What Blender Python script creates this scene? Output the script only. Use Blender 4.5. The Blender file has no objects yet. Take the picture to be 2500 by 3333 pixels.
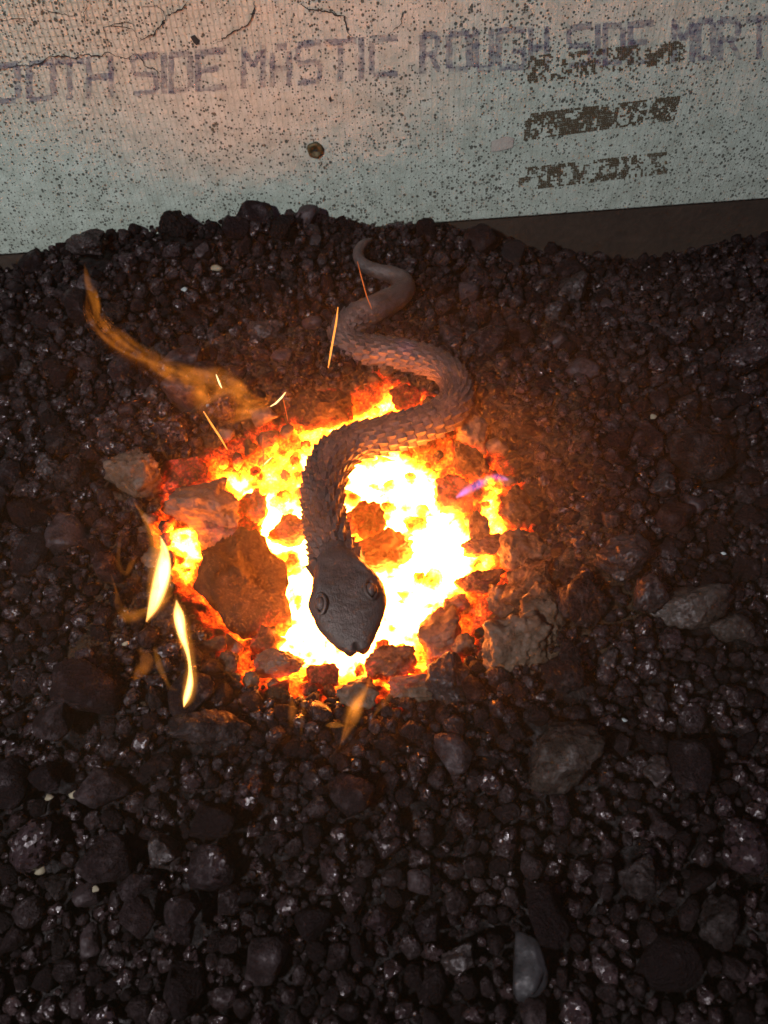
import bpy, bmesh, math, random
import numpy as np
from mathutils import Vector, Matrix, noise as mnoise

random.seed(7); RNG = np.random.default_rng(7)
scene = bpy.context.scene
COL = scene.collection

# ------------------------------------------------------------------ camera
CAM_H, PITCH, ROLL = 0.45, math.radians(50.0), math.radians(4.2)
FPX = 2518.0                                   # focal length in pixels of the 2500 x 3333 photograph
_f = Vector((0, math.cos(PITCH), -math.sin(PITCH)))
_u0 = Vector((0, math.sin(PITCH), math.cos(PITCH)))
_x0 = Vector((1, 0, 0))
_u = _u0 * math.cos(ROLL) + _x0 * math.sin(ROLL)
_r = _x0 * math.cos(ROLL) - _u0 * math.sin(ROLL)
CAM = Vector((0, 0, CAM_H))
cd = bpy.data.cameras.new('camera'); cam = bpy.data.objects.new('camera', cd); COL.objects.link(cam)
m = Matrix.Identity(4)
for i in range(3):
    m[i][0], m[i][1], m[i][2], m[i][3] = _r[i], _u[i], -_f[i], CAM[i]
cam.matrix_world = m
cd.sensor_fit = 'VERTICAL'; cd.sensor_height = 34.6; cd.lens = 34.6 * FPX / 3333.0
cd.clip_start = 0.005; cd.clip_end = 20
cd.dof.use_dof = True; cd.dof.focus_distance = 0.55; cd.dof.aperture_fstop = 10.0
scene.camera = cam

# ------------------------------------------------------------------ light and exposure
w = bpy.data.worlds.new('World'); scene.world = w; w.use_nodes = True
w.node_tree.nodes['Background'].inputs[0].default_value = (0.85, 0.62, 1.0, 1)
w.node_tree.nodes['Background'].inputs[1].default_value = 0.10
def area(name, loc, target, size, power, color):
    l = bpy.data.lights.new(name, 'AREA'); l.shape = 'DISK'; l.size = size; l.energy = power; l.color = color
    o = bpy.data.objects.new(name, l); COL.objects.link(o)
    o.location = loc; o.rotation_euler = (Vector(target) - Vector(loc)).to_track_quat('-Z', 'Y').to_euler()
area('workshop_lamp', (-0.62, -0.45, 1.05), (0.05, 0.75, 0.18), 0.10, 20.5, (0.86, 1.0, 1.0))
vs = scene.view_settings
vs.view_transform = 'Standard'; vs.look = 'None'; vs.exposure = 0; vs.gamma = 1; vs.use_curve_mapping = False
cy = scene.cycles
cy.use_denoising = True
try: cy.denoiser = 'OPENIMAGEDENOISE'
except Exception: pass
cy.use_adaptive_sampling = True; cy.adaptive_threshold = 0.035
cy.max_bounces = 4; cy.diffuse_bounces = 2; cy.glossy_bounces = 1; cy.transparent_max_bounces = 16; cy.volume_bounces = 0
cy.caustics_reflective = False; cy.caustics_refractive = False
cy.sample_clamp_indirect = 25.0
cy.volume_step_rate = 1.0; cy.volume_max_steps = 128

# ------------------------------------------------------------------ pixel <-> place
K = 2500 / 1659.0
def ray(px, py):
    a = (px - 1250) / FPX; b = -(py - 1666.5) / FPX
    return (_f + _r * a + _u * b)
def at(px, py, z=0.0):
    d = ray(px, py); t = (z - CAM_H) / d.z
    return CAM + d * t
def depth(p): return (Vector(p) - CAM).dot(_f)
def at_y(px, py, Y):
    d = ray(px, py); return CAM + d * (Y / d.y)
def project(P):
    P = np.asarray(P, float); q = P - np.array(CAM)
    dz = q @ np.array(_f)
    return 1250 + FPX * (q @ np.array(_r)) / dz, 1666.5 - FPX * (q @ np.array(_u)) / dz

# ------------------------------------------------------------------ noise in numpy
def _hash(ix, iy, iz, seed):
    h = (ix.astype(np.int64) * 374761393 + iy.astype(np.int64) * 668265263 + iz.astype(np.int64) * 2147483647 + seed * 144665) & 0xffffffff
    h = ((h ^ (h >> 13)) * 1274126177) & 0xffffffff
    h = ((h ^ (h >> 15)) * 2246822519) & 0xffffffff
    return ((h ^ (h >> 16)) & 0xffff) / 65535.0
def vnoise(P, s, seed=0):
    P = np.asarray(P, float) * s
    if P.shape[1] == 2: P = np.c_[P, np.zeros(len(P))]
    i = np.floor(P); f = P - i; f = f * f * (3 - 2 * f)
    i = i.astype(np.int64); out = 0
    for dx in (0, 1):
        wx = f[:, 0] if dx else 1 - f[:, 0]
        for dy in (0, 1):
            wy = f[:, 1] if dy else 1 - f[:, 1]
            for dz in (0, 1):
                wz = f[:, 2] if dz else 1 - f[:, 2]
                out = out + wx * wy * wz * _hash(i[:, 0] + dx, i[:, 1] + dy, i[:, 2] + dz, seed)
    return out * 2 - 1
def fbm(P, s, n=4, seed=0, gain=0.5):
    o, a = 0, 1.0
    for k in range(n):
        o = o + a * vnoise(P, s * 2.03 ** k, seed + k * 17); a *= gain
    return o
def worley(P, s, seed=0):
    P = np.asarray(P, float) * s; i = np.floor(P).astype(np.int64); best = np.full(len(P), 9.0)
    for dx in (-1, 0, 1):
        for dy in (-1, 0, 1):
            for dz in (-1, 0, 1):
                c = i + np.array([dx, dy, dz])
                q = np.stack([c[:, k] + _hash(c[:, 0], c[:, 1], c[:, 2], seed + 31 * k + 5) for k in range(3)], 1)
                best = np.minimum(best, ((q - P) ** 2).sum(1))
    return np.sqrt(best)

# ------------------------------------------------------------------ terrain and heat of the fire
BOARD_Y = None
BOARD_Z0 = 0.030
BOARD_Y = at(1250, 738, BOARD_Z0).y            # foot of the board
FC = at(1165, 1800, -0.03)                       # middle of the fire
def sstep(x, a, b):
    t = np.clip((x - a) / (b - a), 0, 1); return t * t * (3 - 2 * t)
def bed(x, y):
    x = np.asarray(x, float); y = np.asarray(y, float)
    P = np.stack([np.ravel(x), np.ravel(y)], 1)
    n = (fbm(P, 7, 3, 3) * 0.010).reshape(np.shape(x))
    mound = 0.060 * np.exp(-((x + 0.13) / 0.235) ** 4) * sstep(y, BOARD_Y - 0.17, BOARD_Y - 0.02)
    side = -0.012 * sstep(x, 0.05, 0.3) * sstep(y, BOARD_Y - 0.3, BOARD_Y)
    d = np.hypot((x - FC.x) / 1.08, (y - FC.y) / 1.05)               # bowl of the fire, its back wall a little higher
    back = sstep(y, FC.y, FC.y + 0.12)
    basin = -0.040 * (1 - sstep(d, 0.075, 0.165))
    ridge = (0.012 + 0.012 * back) * np.exp(-((d - 0.185) / 0.05) ** 2)
    front = -0.015 * sstep(0.25 - y, 0.0, 0.28)
    return n * sstep(d, 0.08, 0.16) + mound + side + basin + ridge + front
def bz(x, y): return float(bed(np.array([x]), np.array([y]))[0])
def at_bed(px, py, dz=0.0):
    z = 0.0
    for _ in range(12):
        p = at(px, py, z + dz); z = 0.5 * z + 0.5 * bz(p.x, p.y)
    return at(px, py, z + dz)

def poly_sd(X, Y, poly):
    poly = np.array(poly, float); n = len(poly)
    d = np.full(X.shape, 1e9); ins = np.zeros(X.shape, bool)
    for i in range(n):
        a = poly[i]; b = poly[(i + 1) % n]; e = b - a
        t = np.clip(((X - a[0]) * e[0] + (Y - a[1]) * e[1]) / (e @ e), 0, 1)
        d = np.minimum(d, np.hypot(X - a[0] - t * e[0], Y - a[1] - t * e[1]))
        c = ((a[1] > Y) != (b[1] > Y)) & (X < (b[0] - a[0]) * (Y - a[1]) / (b[1] - a[1] + 1e-12) + a[0])
        ins ^= c
    return np.where(ins, -d, d)
W_POLY = [(495,1050),(530,1045),(600,1015),(650,985),(700,955),(760,960),(830,985),(880,1010),(930,1040),(950,1080),(990,1120),(1000,1180),(1012,1230),(990,1270),(940,1300),(915,1350),(890,1395),(830,1400),(800,1405),(790,1440),(740,1440),(680,1432),(620,1425),(575,1400),(545,1330),(585,1290),(590,1230),(580,1200),(550,1170),(520,1130),(500,1090)]
S_POLYS = [([(372,1150),(408,1138),(425,1200),(402,1236),(378,1205)], 0.86),
           ([(632,918),(700,925),(760,905),(860,852),(858,878),(780,917),(720,948),(680,965)], 0.80),
           ([(1040,1105),(1062,1055),(1078,1062),(1070,1110),(1090,1170),(1065,1150)], 0.80),
           ([(1035,1230),(1050,1195),(1056,1205),(1045,1245)], 0.78),
           ([(830,1475),(920,1425),(925,1440),(850,1480)], 0.70)]
R_POLY = [(480,985),(620,905),(700,850),(830,815),(930,845),(985,930),(1060,965),(1115,1020),(1140,1140),(1090,1230),(1040,1330),(990,1400),(930,1450),(870,1485),(740,1475),(640,1475),(560,1440),(490,1400),(440,1330),(350,1240),(330,1150),(350,1060)]
def _heat_eval(P, X, Y):
    n = fbm(np.asarray(P)[:, :2], 45, 4, 91)
    sd = poly_sd(X, Y, W_POLY) + 16 * n
    h = np.interp(sd, [-60, -14, 2, 18, 45, 80, 120, 170], [1.0, 0.97, 0.86, 0.65, 0.49, 0.39, 0.25, 0.0])
    for pl, pk in S_POLYS:
        s2 = poly_sd(X, Y, pl) + 8 * n
        h = np.maximum(h, pk * np.interp(s2, [-6, 4, 16, 45], [1, 0.88, 0.55, 0.0]))
    rd = poly_sd(X, Y, R_POLY) + 20 * n
    red = np.interp(rd, [-60, -5, 25], [0.48, 0.42, 0.0])
    dip = np.clip(fbm(np.asarray(P)[:, :2], 38, 4, 55) - 0.22, 0, 1) * 0.75 + np.clip(fbm(np.asarray(P)[:, :2], 120, 3, 56) - 0.36, 0, 1) * 0.32
    h = np.where(h > 0.8, h - np.minimum(dip, 0.28), h)
    return np.maximum(np.where(rd < 25, h, h * np.interp(rd, [25, 60], [1, 0])), red)
HS, HX0, HY0, HX1, HY1 = 0.0016, FC.x - 0.32, FC.y - 0.22, FC.x + 0.32, FC.y + 0.34
_hx, _hy = np.meshgrid(np.arange(HX0, HX1, HS), np.arange(HY0, HY1, HS))
_hp = np.stack([_hx.ravel(), _hy.ravel(), bed(_hx.ravel(), _hy.ravel())], 1)
_X, _Y = project(_hp)
HEAT = _heat_eval(_hp, _X / K, _Y / K).reshape(_hx.shape)
def heat2d(P):
    """how hot the bed is at the points P (1 = white hot, 0 = cold), a map over the bed"""
    P = np.asarray(P, float)
    u = np.clip((P[:, 0] - HX0) / HS, 0, HEAT.shape[1] - 1.001); v = np.clip((P[:, 1] - HY0) / HS, 0, HEAT.shape[0] - 1.001)
    i = u.astype(int); j = v.astype(int); u = u - i; v = v - j
    return (HEAT[j, i] * (1 - u) + HEAT[j, i + 1] * u) * (1 - v) + (HEAT[j + 1, i] * (1 - u) + HEAT[j + 1, i + 1] * u) * v

# ------------------------------------------------------------------ helpers for objects
def mesh_from(name, V, F, smooth=True):
    me = bpy.data.meshes.new(name)
    V = np.asarray(V, np.float32)
    if isinstance(F, np.ndarray):
        k = F.shape[1]
        me.vertices.add(len(V)); me.vertices.foreach_set('co', V.ravel())
        me.loops.add(F.size); me.loops.foreach_set('vertex_index', F.astype(np.int32).ravel())
        me.polygons.add(len(F)); me.polygons.foreach_set('loop_start', np.arange(0, F.size, k, dtype=np.int32))
        me.update(calc_edges=True); me.validate()
    else:
        me.from_pydata([tuple(v) for v in V.tolist()], [], F); me.update()
    if smooth and len(me.polygons): me.polygons.foreach_set('use_smooth', [True] * len(me.polygons))
    return me
def obj(name, me, mat=None, parent=None):
    o = bpy.data.objects.new(name, me); COL.objects.link(o)
    if mat and not me.materials: me.materials.append(mat)
    if parent: o.parent = parent
    return o
def tag(o, label=None, cat=None, group=None, kind=None):
    if label: o['label'] = label
    if cat: o['category'] = cat
    if group: o['group'] = group
    if kind: o['kind'] = kind
    return o
def set_attr(me, name, vals):
    a = me.attributes.new(name, 'FLOAT', 'POINT'); a.data.foreach_set('value', np.asarray(vals, np.float32))
def ico(n):
    bm = bmesh.new(); bmesh.ops.create_icosphere(bm, subdivisions=n, radius=1.0)
    V = np.array([v.co[:] for v in bm.verts]); F = np.array([[v.index for v in f.verts] for f in bm.faces]); bm.free()
    return V, F
ICO = {n: ico(n) for n in (1, 2, 3, 4, 5)}

# ------------------------------------------------------------------ materials
class NT:
    def __init__(s, name):
        s.mat = bpy.data.materials.new(name); s.mat.use_nodes = True; s.t = s.mat.node_tree; s.t.nodes.clear()
        s.out = s.n('ShaderNodeOutputMaterial')
    def n(s, typ, ins=None, **kw):
        nd = s.t.nodes.new(typ)
        for k, v in kw.items(): setattr(nd, k, v)
        for k, v in (ins or {}).items():
            if hasattr(v, 'is_output') : s.t.links.new(v, nd.inputs[k])
            else: nd.inputs[k].default_value = v
        return nd
    def math(s, op, a, b=None, clamp=False):
        nd = s.n('ShaderNodeMath', operation=op); nd.use_clamp = clamp
        for i, v in enumerate((a, b)):
            if v is None: continue
            if hasattr(v, 'is_output'): s.t.links.new(v, nd.inputs[i])
            else: nd.inputs[i].default_value = v
        return nd.outputs[0]
    def ramp(s, fac, stops, interp='LINEAR'):
        nd = s.n('ShaderNodeValToRGB'); nd.color_ramp.interpolation = interp
        e = nd.color_ramp.elements
        while len(e) < len(stops): e.new(0.5)
        for i, (p, c) in enumerate(stops):
            e[i].position = p; e[i].color = (c, c, c, 1) if not hasattr(c, '__len__') else (*c, 1)
        s.t.links.new(fac, nd.inputs[0]); return nd.outputs[0]
    def noise(s, vec, scale, detail=4, rough=0.55):
        return s.n('ShaderNodeTexNoise', {'Vector': vec, 'Scale': scale, 'Detail': detail, 'Roughness': rough}).outputs[0]
    def mix(s, fac, a, b, mode='MIX'):
        nd = s.n('ShaderNodeMix', data_type='RGBA', blend_type=mode)
        for k, v in ((0, fac), (6, a), (7, b)):
            if hasattr(v, 'is_output'): s.t.links.new(v, nd.inputs[k])
            elif k == 0: nd.inputs[0].default_value = v
            else: nd.inputs[k].default_value = (*v, 1)
        return nd.outputs[2]
    def maprange(s, v, a, b, c, d):
        nd = s.n('ShaderNodeMapRange', {0: v, 1: a, 2: b, 3: c, 4: d}); return nd.outputs[0]
    def surf(s, sh): s.t.links.new(sh, s.out.inputs[0]); return s.mat

def pos(nt): return nt.n('ShaderNodeNewGeometry').outputs['Position']
EMIT_RAMP = [(0.0, (1, 0.012, 0.002)), (0.34, (1, 0.022, 0.002)), (0.5, (1, 0.075, 0.004)), (0.66, (1, 0.13, 0.004)), (0.82, (1, 0.20, 0.006)), (1.0, (1, 0.25, 0.03))]
E_TOP = 108.0

def coal_material(name, dark, light, rough=(0.10, 0.8), sparkle=1.6, bump=1.0, pores=0.0, heat=False):
    nt = NT(name); P = pos(nt)
    isl = nt.n('ShaderNodeNewGeometry').outputs['Random Per Island']
    rnd = nt.n('ShaderNodeObjectInfo').outputs['Random']
    r = nt.math('FRACT', nt.math('ADD', isl, rnd))
    n1 = nt.noise(P, 90, 6, 0.6); n2 = nt.noise(P, 420, 5, 0.65); n3 = nt.noise(P, 22, 2)
    f = nt.math('ADD', nt.math('MULTIPLY', n1, 0.6), nt.math('MULTIPLY', r, 0.45))
    col = nt.mix(nt.ramp(f, [(0.35, 0.0), (0.85, 1.0)]), dark, light)
    ash = nt.ramp(nt.math('ADD', nt.math('MULTIPLY', n2, 0.7), nt.math('MULTIPLY', n3, 0.4)), [(0.60, 0.0), (0.80, 1.0)])
    col = nt.mix(nt.math('MULTIPLY', ash, 0.5), col, tuple(min(1, c * 2.6 + 0.01) for c in light))
    vor = nt.n('ShaderNodeTexVoronoi', {'Vector': P, 'Scale': 440.0})
    patch = nt.ramp(nt.math('ADD', nt.math('MULTIPLY', n1, 0.7), nt.math('MULTIPLY', r, 0.3)), [(0.44, 0.0), (0.60, 1.0)])
    N = nt.n('ShaderNodeNewGeometry').outputs['Normal']
    h = nt.math('ADD', nt.math('MULTIPLY', n1, 0.0055), nt.math('ADD', nt.math('MULTIPLY', n2, 0.0034), nt.math('MULTIPLY', nt.noise(P, 1100, 2, 0.6), 0.0010)))
    if pores:
        vp = nt.n('ShaderNodeTexVoronoi', {'Vector': nt.n('ShaderNodeVectorMath', {0: P, 1: nt.n('ShaderNodeTexNoise', {'Vector': P, 'Scale': 160.0}).outputs[1]}, operation='ADD').outputs[0] if False else P, 'Scale': 260.0})
        h = nt.math('ADD', h, nt.math('MULTIPLY', vp.outputs[0], -0.0030 * pores))
    b = nt.n('ShaderNodeBump', {'Height': h, 'Strength': nt.maprange(patch, 0.0, 1.0, bump, bump * 0.28), 'Distance': 1.0})
    sub = nt.n('ShaderNodeVectorMath', {0: vor.outputs['Color'], 1: (0.5, 0.5, 0.5)}, operation='SUBTRACT').outputs[0]
    scl = nt.n('ShaderNodeVectorMath', {0: sub}, operation='SCALE'); nt.t.links.new(nt.math('MULTIPLY', patch, sparkle), scl.inputs['Scale'])
    nn = nt.n('ShaderNodeVectorMath', {0: nt.n('ShaderNodeVectorMath', {0: b.outputs[0], 1: scl.outputs[0]}, operation='ADD').outputs[0]}, operation='NORMALIZE').outputs[0]
    ro = nt.maprange(nt.math('ADD', nt.math('MULTIPLY', patch, -0.6), n2), -0.2, 0.7, rough[0], rough[1])
    bs = nt.n('ShaderNodeBsdfPrincipled', {'Base Color': col, 'Roughness': ro, 'Normal': nn, 'Specular Tint': (1.0, 0.80, 0.84, 1), 'Specular IOR Level': nt.maprange(patch, 0.0, 1.0, 0.08, 0.50)})
    if heat:
        hv = nt.n('ShaderNodeAttribute', attribute_name='ember_heat').outputs['Fac']
        nz = nt.math('ADD', nt.math('MULTIPLY', nt.math('SUBTRACT', n2, 0.5), 0.55), nt.math('MULTIPLY', nt.math('SUBTRACT', n1, 0.5), 0.7))
        hh = nt.math('ADD', hv, nt.math('MULTIPLY', nz, nt.ramp(hv, [(0.0, 0.0), (0.12, 0.0), (0.35, 0.75), (0.8, 0.75), (1.0, 0.1)])), clamp=True)
        st = nt.math('MULTIPLY', nt.math('POWER', hh, 6.0), E_TOP)
        ec = nt.ramp(hh, EMIT_RAMP)
        nt.t.links.new(ec, bs.inputs['Emission Color']); nt.t.links.new(st, bs.inputs['Emission Strength'])
    return nt.surf(bs.outputs[0])

M = {}
M['coal'] = coal_material('coal', (0.0085, 0.0045, 0.0052), (0.027, 0.0145, 0.016))
M['coal_dull'] = coal_material('coal_dull', (0.011, 0.0058, 0.0064), (0.031, 0.0165, 0.0175), rough=(0.5, 0.85), sparkle=0.35)
M['coke'] = coal_material('coke', (0.010, 0.006, 0.006), (0.030, 0.019, 0.018), rough=(0.35, 0.9), sparkle=0.8, bump=1.0, pores=1.0)
M['clinker'] = coal_material('clinker', (0.016, 0.010, 0.008), (0.040, 0.026, 0.021), rough=(0.45, 0.9), sparkle=0.6, bump=0.8, pores=1.0)
M['stone'] = coal_material('stone', (0.011, 0.009, 0.010), (0.028, 0.024, 0.026), rough=(0.5, 0.8), sparkle=0.2, bump=0.3)
M['ember'] = coal_material('ember', (0.034, 0.018, 0.011), (0.105, 0.058, 0.036), rough=(0.6, 0.95), sparkle=0.3, bump=0.8, pores=1.0, heat=True)
M['ember'].cycles.emission_sampling = 'FRONT'
M['gravel'] = coal_material('gravel', (0.0085, 0.0045, 0.0050), (0.028, 0.0150, 0.0155), sparkle=1.3)
M['bed'] = coal_material('bed', (0.006, 0.004, 0.0045), (0.016, 0.011, 0.011), rough=(0.5, 0.9), sparkle=0.6, bump=0.9)

def steel_material():
    nt = NT('forge_scaled_steel'); P = pos(nt)
    n1 = nt.noise(P, 60, 5); n2 = nt.noise(P, 500, 4, 0.7)
    st = nt.n('ShaderNodeVectorMath', {0: P, 1: (1, 0.25, 1)}, operation='MULTIPLY').outputs[0]
    n3 = nt.noise(st, 900, 3, 0.6)
    col = nt.mix(nt.ramp(n1, [(0.35, 0.0), (0.7, 1.0)]), (0.056, 0.034, 0.031), (0.12, 0.075, 0.068))
    h = nt.math('ADD', nt.math('MULTIPLY', n2, 0.0010), nt.math('MULTIPLY', n3, 0.0007))
    h = nt.math('ADD', h, nt.math('MULTIPLY', n1, 0.002))
    b = nt.n('ShaderNodeBump', {'Height': h, 'Strength': 0.7, 'Distance': 1.0})
    bs = nt.n('ShaderNodeBsdfPrincipled', {'Base Color': col, 'Roughness': nt.maprange(n2, 0.3, 0.7, 0.34, 0.62), 'Metallic': 0.35, 'Normal': b.outputs[0]})
    return nt.surf(bs.outputs[0])
M['steel'] = steel_material()

def plain(name, a, b, scale=120, rough=0.7, metal=0.0, bump=0.3):
    nt = NT(name); P = pos(nt); n = nt.noise(P, scale, 5); n2 = nt.noise(P, scale * 0.2, 3)
    f = nt.ramp(nt.math('ADD', nt.math('MULTIPLY', n, 0.5), nt.math('MULTIPLY', n2, 0.5)), [(0.35, 0.0), (0.65, 1.0)])
    bp = nt.n('ShaderNodeBump', {'Height': nt.math('MULTIPLY', n, 0.003), 'Strength': bump, 'Distance': 1.0})
    bs = nt.n('ShaderNodeBsdfPrincipled', {'Base Color': nt.mix(f, a, b), 'Roughness': rough, 'Metallic': metal, 'Normal': bp.outputs[0]})
    return nt.surf(bs.outputs[0])
M['rust'] = plain('rusty_steel', (0.030, 0.016, 0.011), (0.055, 0.030, 0.021), 150, 0.75, 0.2)
M['eye'] = plain('polished_steel_eye', (0.03, 0.02, 0.015), (0.06, 0.04, 0.03), 300, 0.22, 0.7, 0.05)
M['screw'] = plain('rusty_screw', (0.05, 0.03, 0.012), (0.13, 0.09, 0.04), 900, 0.5, 0.5)
M['tape'] = plain('tape', (0.36, 0.28, 0.25), (0.42, 0.34, 0.30), 300, 0.7)
M['hole'] = plain('hole_soot', (0.012, 0.010, 0.010), (0.03, 0.024, 0.022), 300, 0.9)
M['tan_chip'] = plain('tan_chip', (0.16, 0.11, 0.07), (0.26, 0.19, 0.13), 300, 0.7)
M['grey_chip'] = plain('grey_chip', (0.20, 0.20, 0.20), (0.4, 0.4, 0.4), 300, 0.5)

def print_material(name, color, scale, lo, hi, amount):
    nt = NT(name); P = pos(nt)
    n = nt.noise(P, scale, 5, 0.7)
    n2 = nt.noise(nt.n('ShaderNodeVectorMath', {0: P, 1: (0.35, 1.0, 1.6)}, operation='MULTIPLY').outputs[0], scale * 0.6, 3, 0.6)
    f = nt.math('ADD', nt.math('MULTIPLY', n, 0.5), nt.math('MULTIPLY', n2, 0.5))
    a = nt.math('MULTIPLY', nt.ramp(f, [(lo, 0.0), (hi, 1.0)]), amount)
    bs = nt.n('ShaderNodeBsdfPrincipled', {'Base Color': (*color, 1), 'Roughness': 0.8})
    tr = nt.n('ShaderNodeBsdfTransparent')
    mx = nt.n('ShaderNodeMixShader', {0: a, 1: tr.outputs[0], 2: bs.outputs[0]})
    return nt.surf(mx.outputs[0])
M['purple_ink'] = print_material('purple_ink', (0.125, 0.085, 0.15), 260, 0.34, 0.64, 0.58)
M['brown_ink'] = print_material('brown_ink', (0.075, 0.047, 0.024), 500, 0.34, 0.46, 0.97)

def board_material():
    nt = NT('cement_board'); P = pos(nt)
    n1 = nt.noise(P, 8, 4); n2 = nt.noise(P, 70, 5, 0.6); n3 = nt.noise(P, 600, 4, 0.7)
    col = nt.mix(nt.ramp(n2, [(0.3, 0.0), (0.7, 1.0)]), (0.30, 0.30, 0.255), (0.46, 0.455, 0.40))
    # warm firelight painted into the colour high on the board, left of the middle
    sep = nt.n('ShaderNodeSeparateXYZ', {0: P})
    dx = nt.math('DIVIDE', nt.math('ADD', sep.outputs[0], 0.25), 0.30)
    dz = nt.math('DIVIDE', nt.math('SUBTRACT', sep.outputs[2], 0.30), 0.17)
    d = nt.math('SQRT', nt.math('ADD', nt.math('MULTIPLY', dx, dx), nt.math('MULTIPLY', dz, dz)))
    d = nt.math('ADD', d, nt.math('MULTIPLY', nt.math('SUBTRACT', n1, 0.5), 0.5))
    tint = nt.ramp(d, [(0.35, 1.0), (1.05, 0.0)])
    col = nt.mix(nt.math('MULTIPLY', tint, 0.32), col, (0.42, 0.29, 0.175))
    col = nt.mix(nt.math('MULTIPLY', nt.math('SUBTRACT', n3, 0.35), 0.5, clamp=True), col, (0.62, 0.60, 0.54))
    # woven mesh under the skin
    def lines(axis, sc):
        return nt.n('ShaderNodeTexWave', {'Vector': P, 'Scale': sc, 'Distortion': 1.2, 'Detail': 3.0, 'Detail Scale': 2.0}, bands_direction=axis, wave_profile='SIN').outputs[1]
    lx = nt.ramp(lines('X', 62.0), [(0.0, 1.0), (0.35, 0.0)]); lz = nt.ramp(lines('Z', 55.0), [(0.0, 1.0), (0.25, 0.0)])
    weave = nt.math('MAXIMUM', lx, nt.math('MULTIPLY', lz, 0.5))
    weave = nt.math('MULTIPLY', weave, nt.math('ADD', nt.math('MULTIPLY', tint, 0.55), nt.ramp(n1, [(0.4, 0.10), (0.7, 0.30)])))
    col = nt.mix(nt.math('MULTIPLY', weave, 0.7), col, (0.10, 0.08, 0.055))
    # pin holes
    holes = None
    for sc, th in ((230.0, 0.19), (430.0, 0.25), (140.0, 0.10)):
        v = nt.n('ShaderNodeTexVoronoi', {'Vector': P, 'Scale': sc, 'Randomness': 1.0})
        sepc = nt.n('ShaderNodeSeparateColor', {0: v.outputs['Color']})
        t = nt.math('MULTIPLY', nt.math('MULTIPLY', nt.math('POWER', sepc.outputs[0], 1.6), th * 1.6), nt.ramp(nt.noise(P, 14, 3), [(0.3, 0.55), (0.7, 1.35)]))
        hmask = nt.math('LESS_THAN', nt.math('SUBTRACT', v.outputs[0], t), 0.02)
        soft = nt.maprange(nt.math('SUBTRACT', v.outputs[0], t), -0.02, 0.07, 1.0, 0.0)
        holes = soft if holes is None else nt.math('MAXIMUM', holes, soft)
    col = nt.mix(nt.math('MULTIPLY', holes, 0.85), col, (0.035, 0.028, 0.022))
    h = nt.math('SUBTRACT', nt.math('MULTIPLY', n3, 0.0009), nt.math('ADD', nt.math('MULTIPLY', holes, 0.0012), nt.math('MULTIPLY', weave, 0.0008)))
    h = nt.math('ADD', h, nt.math('MULTIPLY', n2, 0.0012))
    b = nt.n('ShaderNodeBump', {'Height': h, 'Strength': 0.8, 'Distance': 1.0})
    bs = nt.n('ShaderNodeBsdfPrincipled', {'Base Color': col, 'Roughness': 0.9, 'Specular IOR Level': 0.2, 'Normal': b.outputs[0]})
    return nt.surf(bs.outputs[0])
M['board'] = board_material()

def flame_material(name, color, strength, noise=None, hot=None):
    """glowing gas: emission only, brighter where one looks through more of it"""
    nt = NT(name)
    em = nt.n('ShaderNodeEmission', {'Color': (*color, 1), 'Strength': strength})
    if noise:
        sc, lo, hi = noise
        n = nt.noise(nt.n('ShaderNodeVectorMath', {0: pos(nt), 1: (1.0, 1.0, 0.8)}, operation='MULTIPLY').outputs[0], sc, 3, 0.55)
        nt.t.links.new(nt.math('MULTIPLY', nt.ramp(n, [(lo, 0.0), (hi, 1.0)]), strength), em.inputs[1])
    nt.t.links.new(em.outputs[0], nt.out.inputs['Volume'])
    return nt.mat
M['flame_bright'] = flame_material('flame_bright', (1.0, 0.52, 0.13), 420, (90, 0.05, 0.45))
M['flame_soft'] = flame_material('flame_soft', (1.0, 0.33, 0.035), 30)
M['flame_wisp'] = flame_material('flame_wisp', (1.0, 0.30, 0.03), 40, (60, 0.30, 0.70))
M['flame_faint'] = flame_material('flame_faint', (1.0, 0.28, 0.03), 25, (60, 0.32, 0.70))
M['flame_gas'] = flame_material('flame_gas', (1.0, 0.22, 0.02), 5, (40, 0.3, 0.7))
M['flame_violet'] = flame_material('flame_violet', (0.38, 0.24, 1.0), 190, (60, 0.35, 0.7))
M['flame_violet_faint'] = flame_material('flame_violet_faint', (0.5, 0.32, 1.0), 7, (45, 0.42, 0.68))
def glow(name, color, s):
    nt = NT(name); return nt.surf(nt.n('ShaderNodeEmission', {'Color': (*color, 1), 'Strength': s}).outputs[0])
M['spark_orange'] = glow('spark_orange', (1.0, 0.33, 0.06), 1.6)
M['spark_yellow'] = glow('spark_yellow', (1.0, 0.75, 0.35), 1.8)
M['spark_dim'] = glow('spark_dim', (1.0, 0.22, 0.05), 0.7)

# ================================================================== setting: coal bed, board, rail
def grid_mesh(name, x0, x1, y0, y1, step, zf, attr=None):
    nx = int((x1 - x0) / step) + 1; ny = int((y1 - y0) / step) + 1
    gx, gy = np.meshgrid(np.linspace(x0, x1, nx), np.linspace(y0, y1, ny))
    X, Y = gx.ravel(), gy.ravel(); Z = zf(X, Y)
    V = np.stack([X, Y, Z], 1)
    i = np.arange(nx * ny).reshape(ny, nx)
    F = np.stack([i[:-1, :-1].ravel(), i[:-1, 1:].ravel(), i[1:, 1:].ravel(), i[1:, :-1].ravel()], 1)
    me = mesh_from(name, V, F)
    if attr: set_attr(me, 'ember_heat', attr(V))
    return me
RAIL_Y = BOARD_Y + 0.006
def bed_z(X, Y):
    P = np.stack([X, Y], 1)
    d = np.hypot(X - FC.x, Y - FC.y)
    return bed(X, Y) - 0.013 + 0.004 * fbm(P, 60, 3, 12) - 0.02 * (d < 0.14)
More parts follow.
